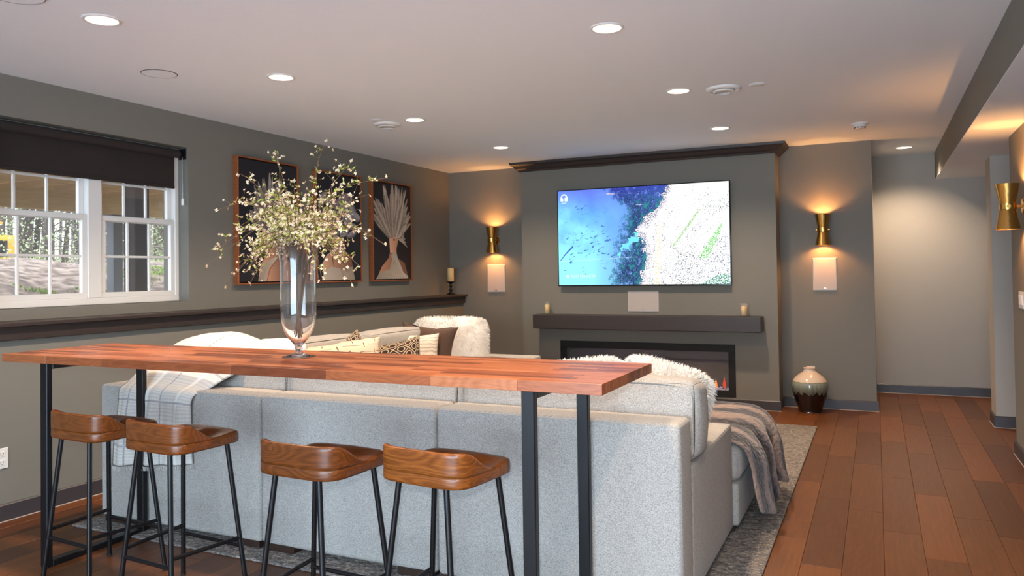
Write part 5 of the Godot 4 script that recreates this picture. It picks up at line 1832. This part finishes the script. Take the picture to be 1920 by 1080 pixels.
func build_bouquet() -> void:
	var base := Vector3(-2.33, 1.07, -2.70)
	var t := thing("blossom_bouquet", "spray of pale pink and yellow-green blossom branches filling the glass vase", "bouquet", base)
	var rim := 0.44
	var tips := [Vector3(-2.87, 1.69, -2.75), Vector3(-2.84, 1.5, -2.72), Vector3(-2.49, 1.93, -2.73), Vector3(-2.18, 1.96, -2.72), Vector3(-1.85, 1.78, -2.7), Vector3(-1.97, 1.4, -2.66), Vector3(-2.36, 1.9, -2.6), Vector3(-2.1, 1.88, -2.8), Vector3(-2.72, 1.32, -2.66), Vector3(-2.84, 1.57, -2.8), Vector3(-2.02, 1.58, -2.6), Vector3(-2.6, 1.78, -2.85), Vector3(-2.66, 1.84, -2.68), Vector3(-1.9, 1.5, -2.76), Vector3(-2.78, 1.42, -2.6), Vector3(-2.04, 1.72, -2.84)]
	for k in 104:
		var az := rng.randf() * TAU
		var el := rng.randf_range(-0.55, 1.25)
		var L := rng.randf_range(0.1, 0.36)
		tips.append(Vector3(-2.33 + cos(az) * cos(el) * L * 1.1, 1.49 + sin(el) * L * 0.95, -2.70 + sin(az) * cos(el) * L * 0.8))
	for k in tips.size():
		var tip: Vector3 = tips[k] - base
		var az := atan2(tip.z, tip.x)
		var r := rng.randf_range(0.02, 0.062)
		var neck := Vector3(cos(az) * r, rim, sin(az) * r)
		if k >= 16: r = rng.randf_range(0.01, 0.06)
		var neck2 := 0.3 + rng.randf() * 0.1
		var foot := Vector3(-cos(az) * r * 0.25 + rng.randf_range(-0.012, 0.012), 0.02 + rng.randf() * 0.02, -sin(az) * r * 0.25)
		if k >= 16: foot = Vector3(rng.randf_range(-0.02, 0.02), neck2, rng.randf_range(-0.02, 0.02))
		var P := []
		var ctrl := neck + (neck - foot).normalized() * tip.distance_to(neck) * 0.5
		for i in 5: P.append(foot.lerp(neck, i / 5.0))
		for i in 11:
			var f := i / 10.0
			P.append(neck.lerp(ctrl, f).lerp(ctrl.lerp(tip, f), f) + Vector3(sin(f * 9.0 + k), cos(f * 8.0 + k * 2.0), sin(f * 7.0 + k * 3.0)) * 0.006 * f)
		var R := []
		for i in P.size(): R.append(lerpf(0.0026, 0.0009, float(i) / P.size()))
		var st := mb()
		tube(st, P, R, 5, false)
		var fl := mb(); fl.set_smooth_group(FLAT)
		var lf := mb(); lf.set_smooth_group(FLAT)
		var ht := mb()
		var far := tip.distance_to(neck)
		var twigs := 9 + int(far * 56.0)
		for q in twigs:
			var f := rng.randf_range(0.1, 1.0)
			var s: Vector3 = P[5 + int(f * 10.0)]
			var d := Vector3(rng.randf_range(-1, 1), rng.randf_range(-0.4, 1), rng.randf_range(-1, 1)).normalized()
			var e := s + d * rng.randf_range(0.015, 0.06)
			tube(st, [s, s.lerp(e, 0.5) + Vector3(0, 0.004, 0), e], [0.0009, 0.0006], 3, false)
			for c in 1 + rng.randi() % 2:
				blossom(fl, ht, e + Vector3(rng.randf_range(-1, 1), rng.randf_range(-1, 1), rng.randf_range(-1, 1)) * 0.009 * c, rng.randf_range(0.0046, 0.0072))
			if rng.randf() < 0.7:
				for c in 1 + rng.randi() % 3:
					leaf(lf, s.lerp(e, rng.randf()), Vector3(rng.randf_range(-1, 1), rng.randf_range(-0.3, 1), rng.randf_range(-1, 1)).normalized(), rng.randf_range(0.012, 0.026))
		blossom(fl, ht, tip, 0.0085)
		var b := obj("branch", st, M.stem, t)
		obj("blossoms", fl, M.petal, b).set_meta("kind", "stuff")
		obj("blossom_hearts", ht, M.heart, b).set_meta("kind", "stuff")
		obj("leaves", lf, M.leaf, b).set_meta("kind", "stuff")

func blossom(st: SurfaceTool, ht: SurfaceTool, p: Vector3, r: float) -> void:
	var up := Vector3(rng.randf_range(-1, 1), rng.randf_range(-0.3, 1), rng.randf_range(-0.2, 1)).normalized()
	var a := up.cross(Vector3(0.3, 0.9, 0.2)).normalized()
	var b := up.cross(a)
	for k in 4:
		var t := TAU * k / 4.0
		var d := a * cos(t) + b * sin(t)
		var e := a * cos(t + 0.62) + b * sin(t + 0.62)
		var g := a * cos(t - 0.62) + b * sin(t - 0.62)
		quad(st, p, p + g * r * 0.85 + up * r * 0.3, p + d * r * 1.2 + up * r * 0.42, p + e * r * 0.85 + up * r * 0.3)
	for k in 4:
		var d := a * cos(TAU * k / 4.0) + b * sin(TAU * k / 4.0)
		var e := a * cos(TAU * (k + 1) / 4.0) + b * sin(TAU * (k + 1) / 4.0)
		tri(ht, p + d * r * 0.25 + up * r * 0.08, p + e * r * 0.25 + up * r * 0.08, p + up * r * 0.36)

func leaf(st: SurfaceTool, p: Vector3, d: Vector3, L: float) -> void:
	var s := d.cross(Vector3(rng.randf_range(-1, 1), rng.randf_range(-1, 1), rng.randf_range(-1, 1))).normalized()
	var n := d.cross(s)
	var m := p + d * L * 0.5 + n * L * 0.08
	var w := s * L * 0.16
	var tip := p + d * L
	tri(st, p, m + w, m); tri(st, p, m, m - w)
	tri(st, m, m + w, tip); tri(st, m, tip, m - w)
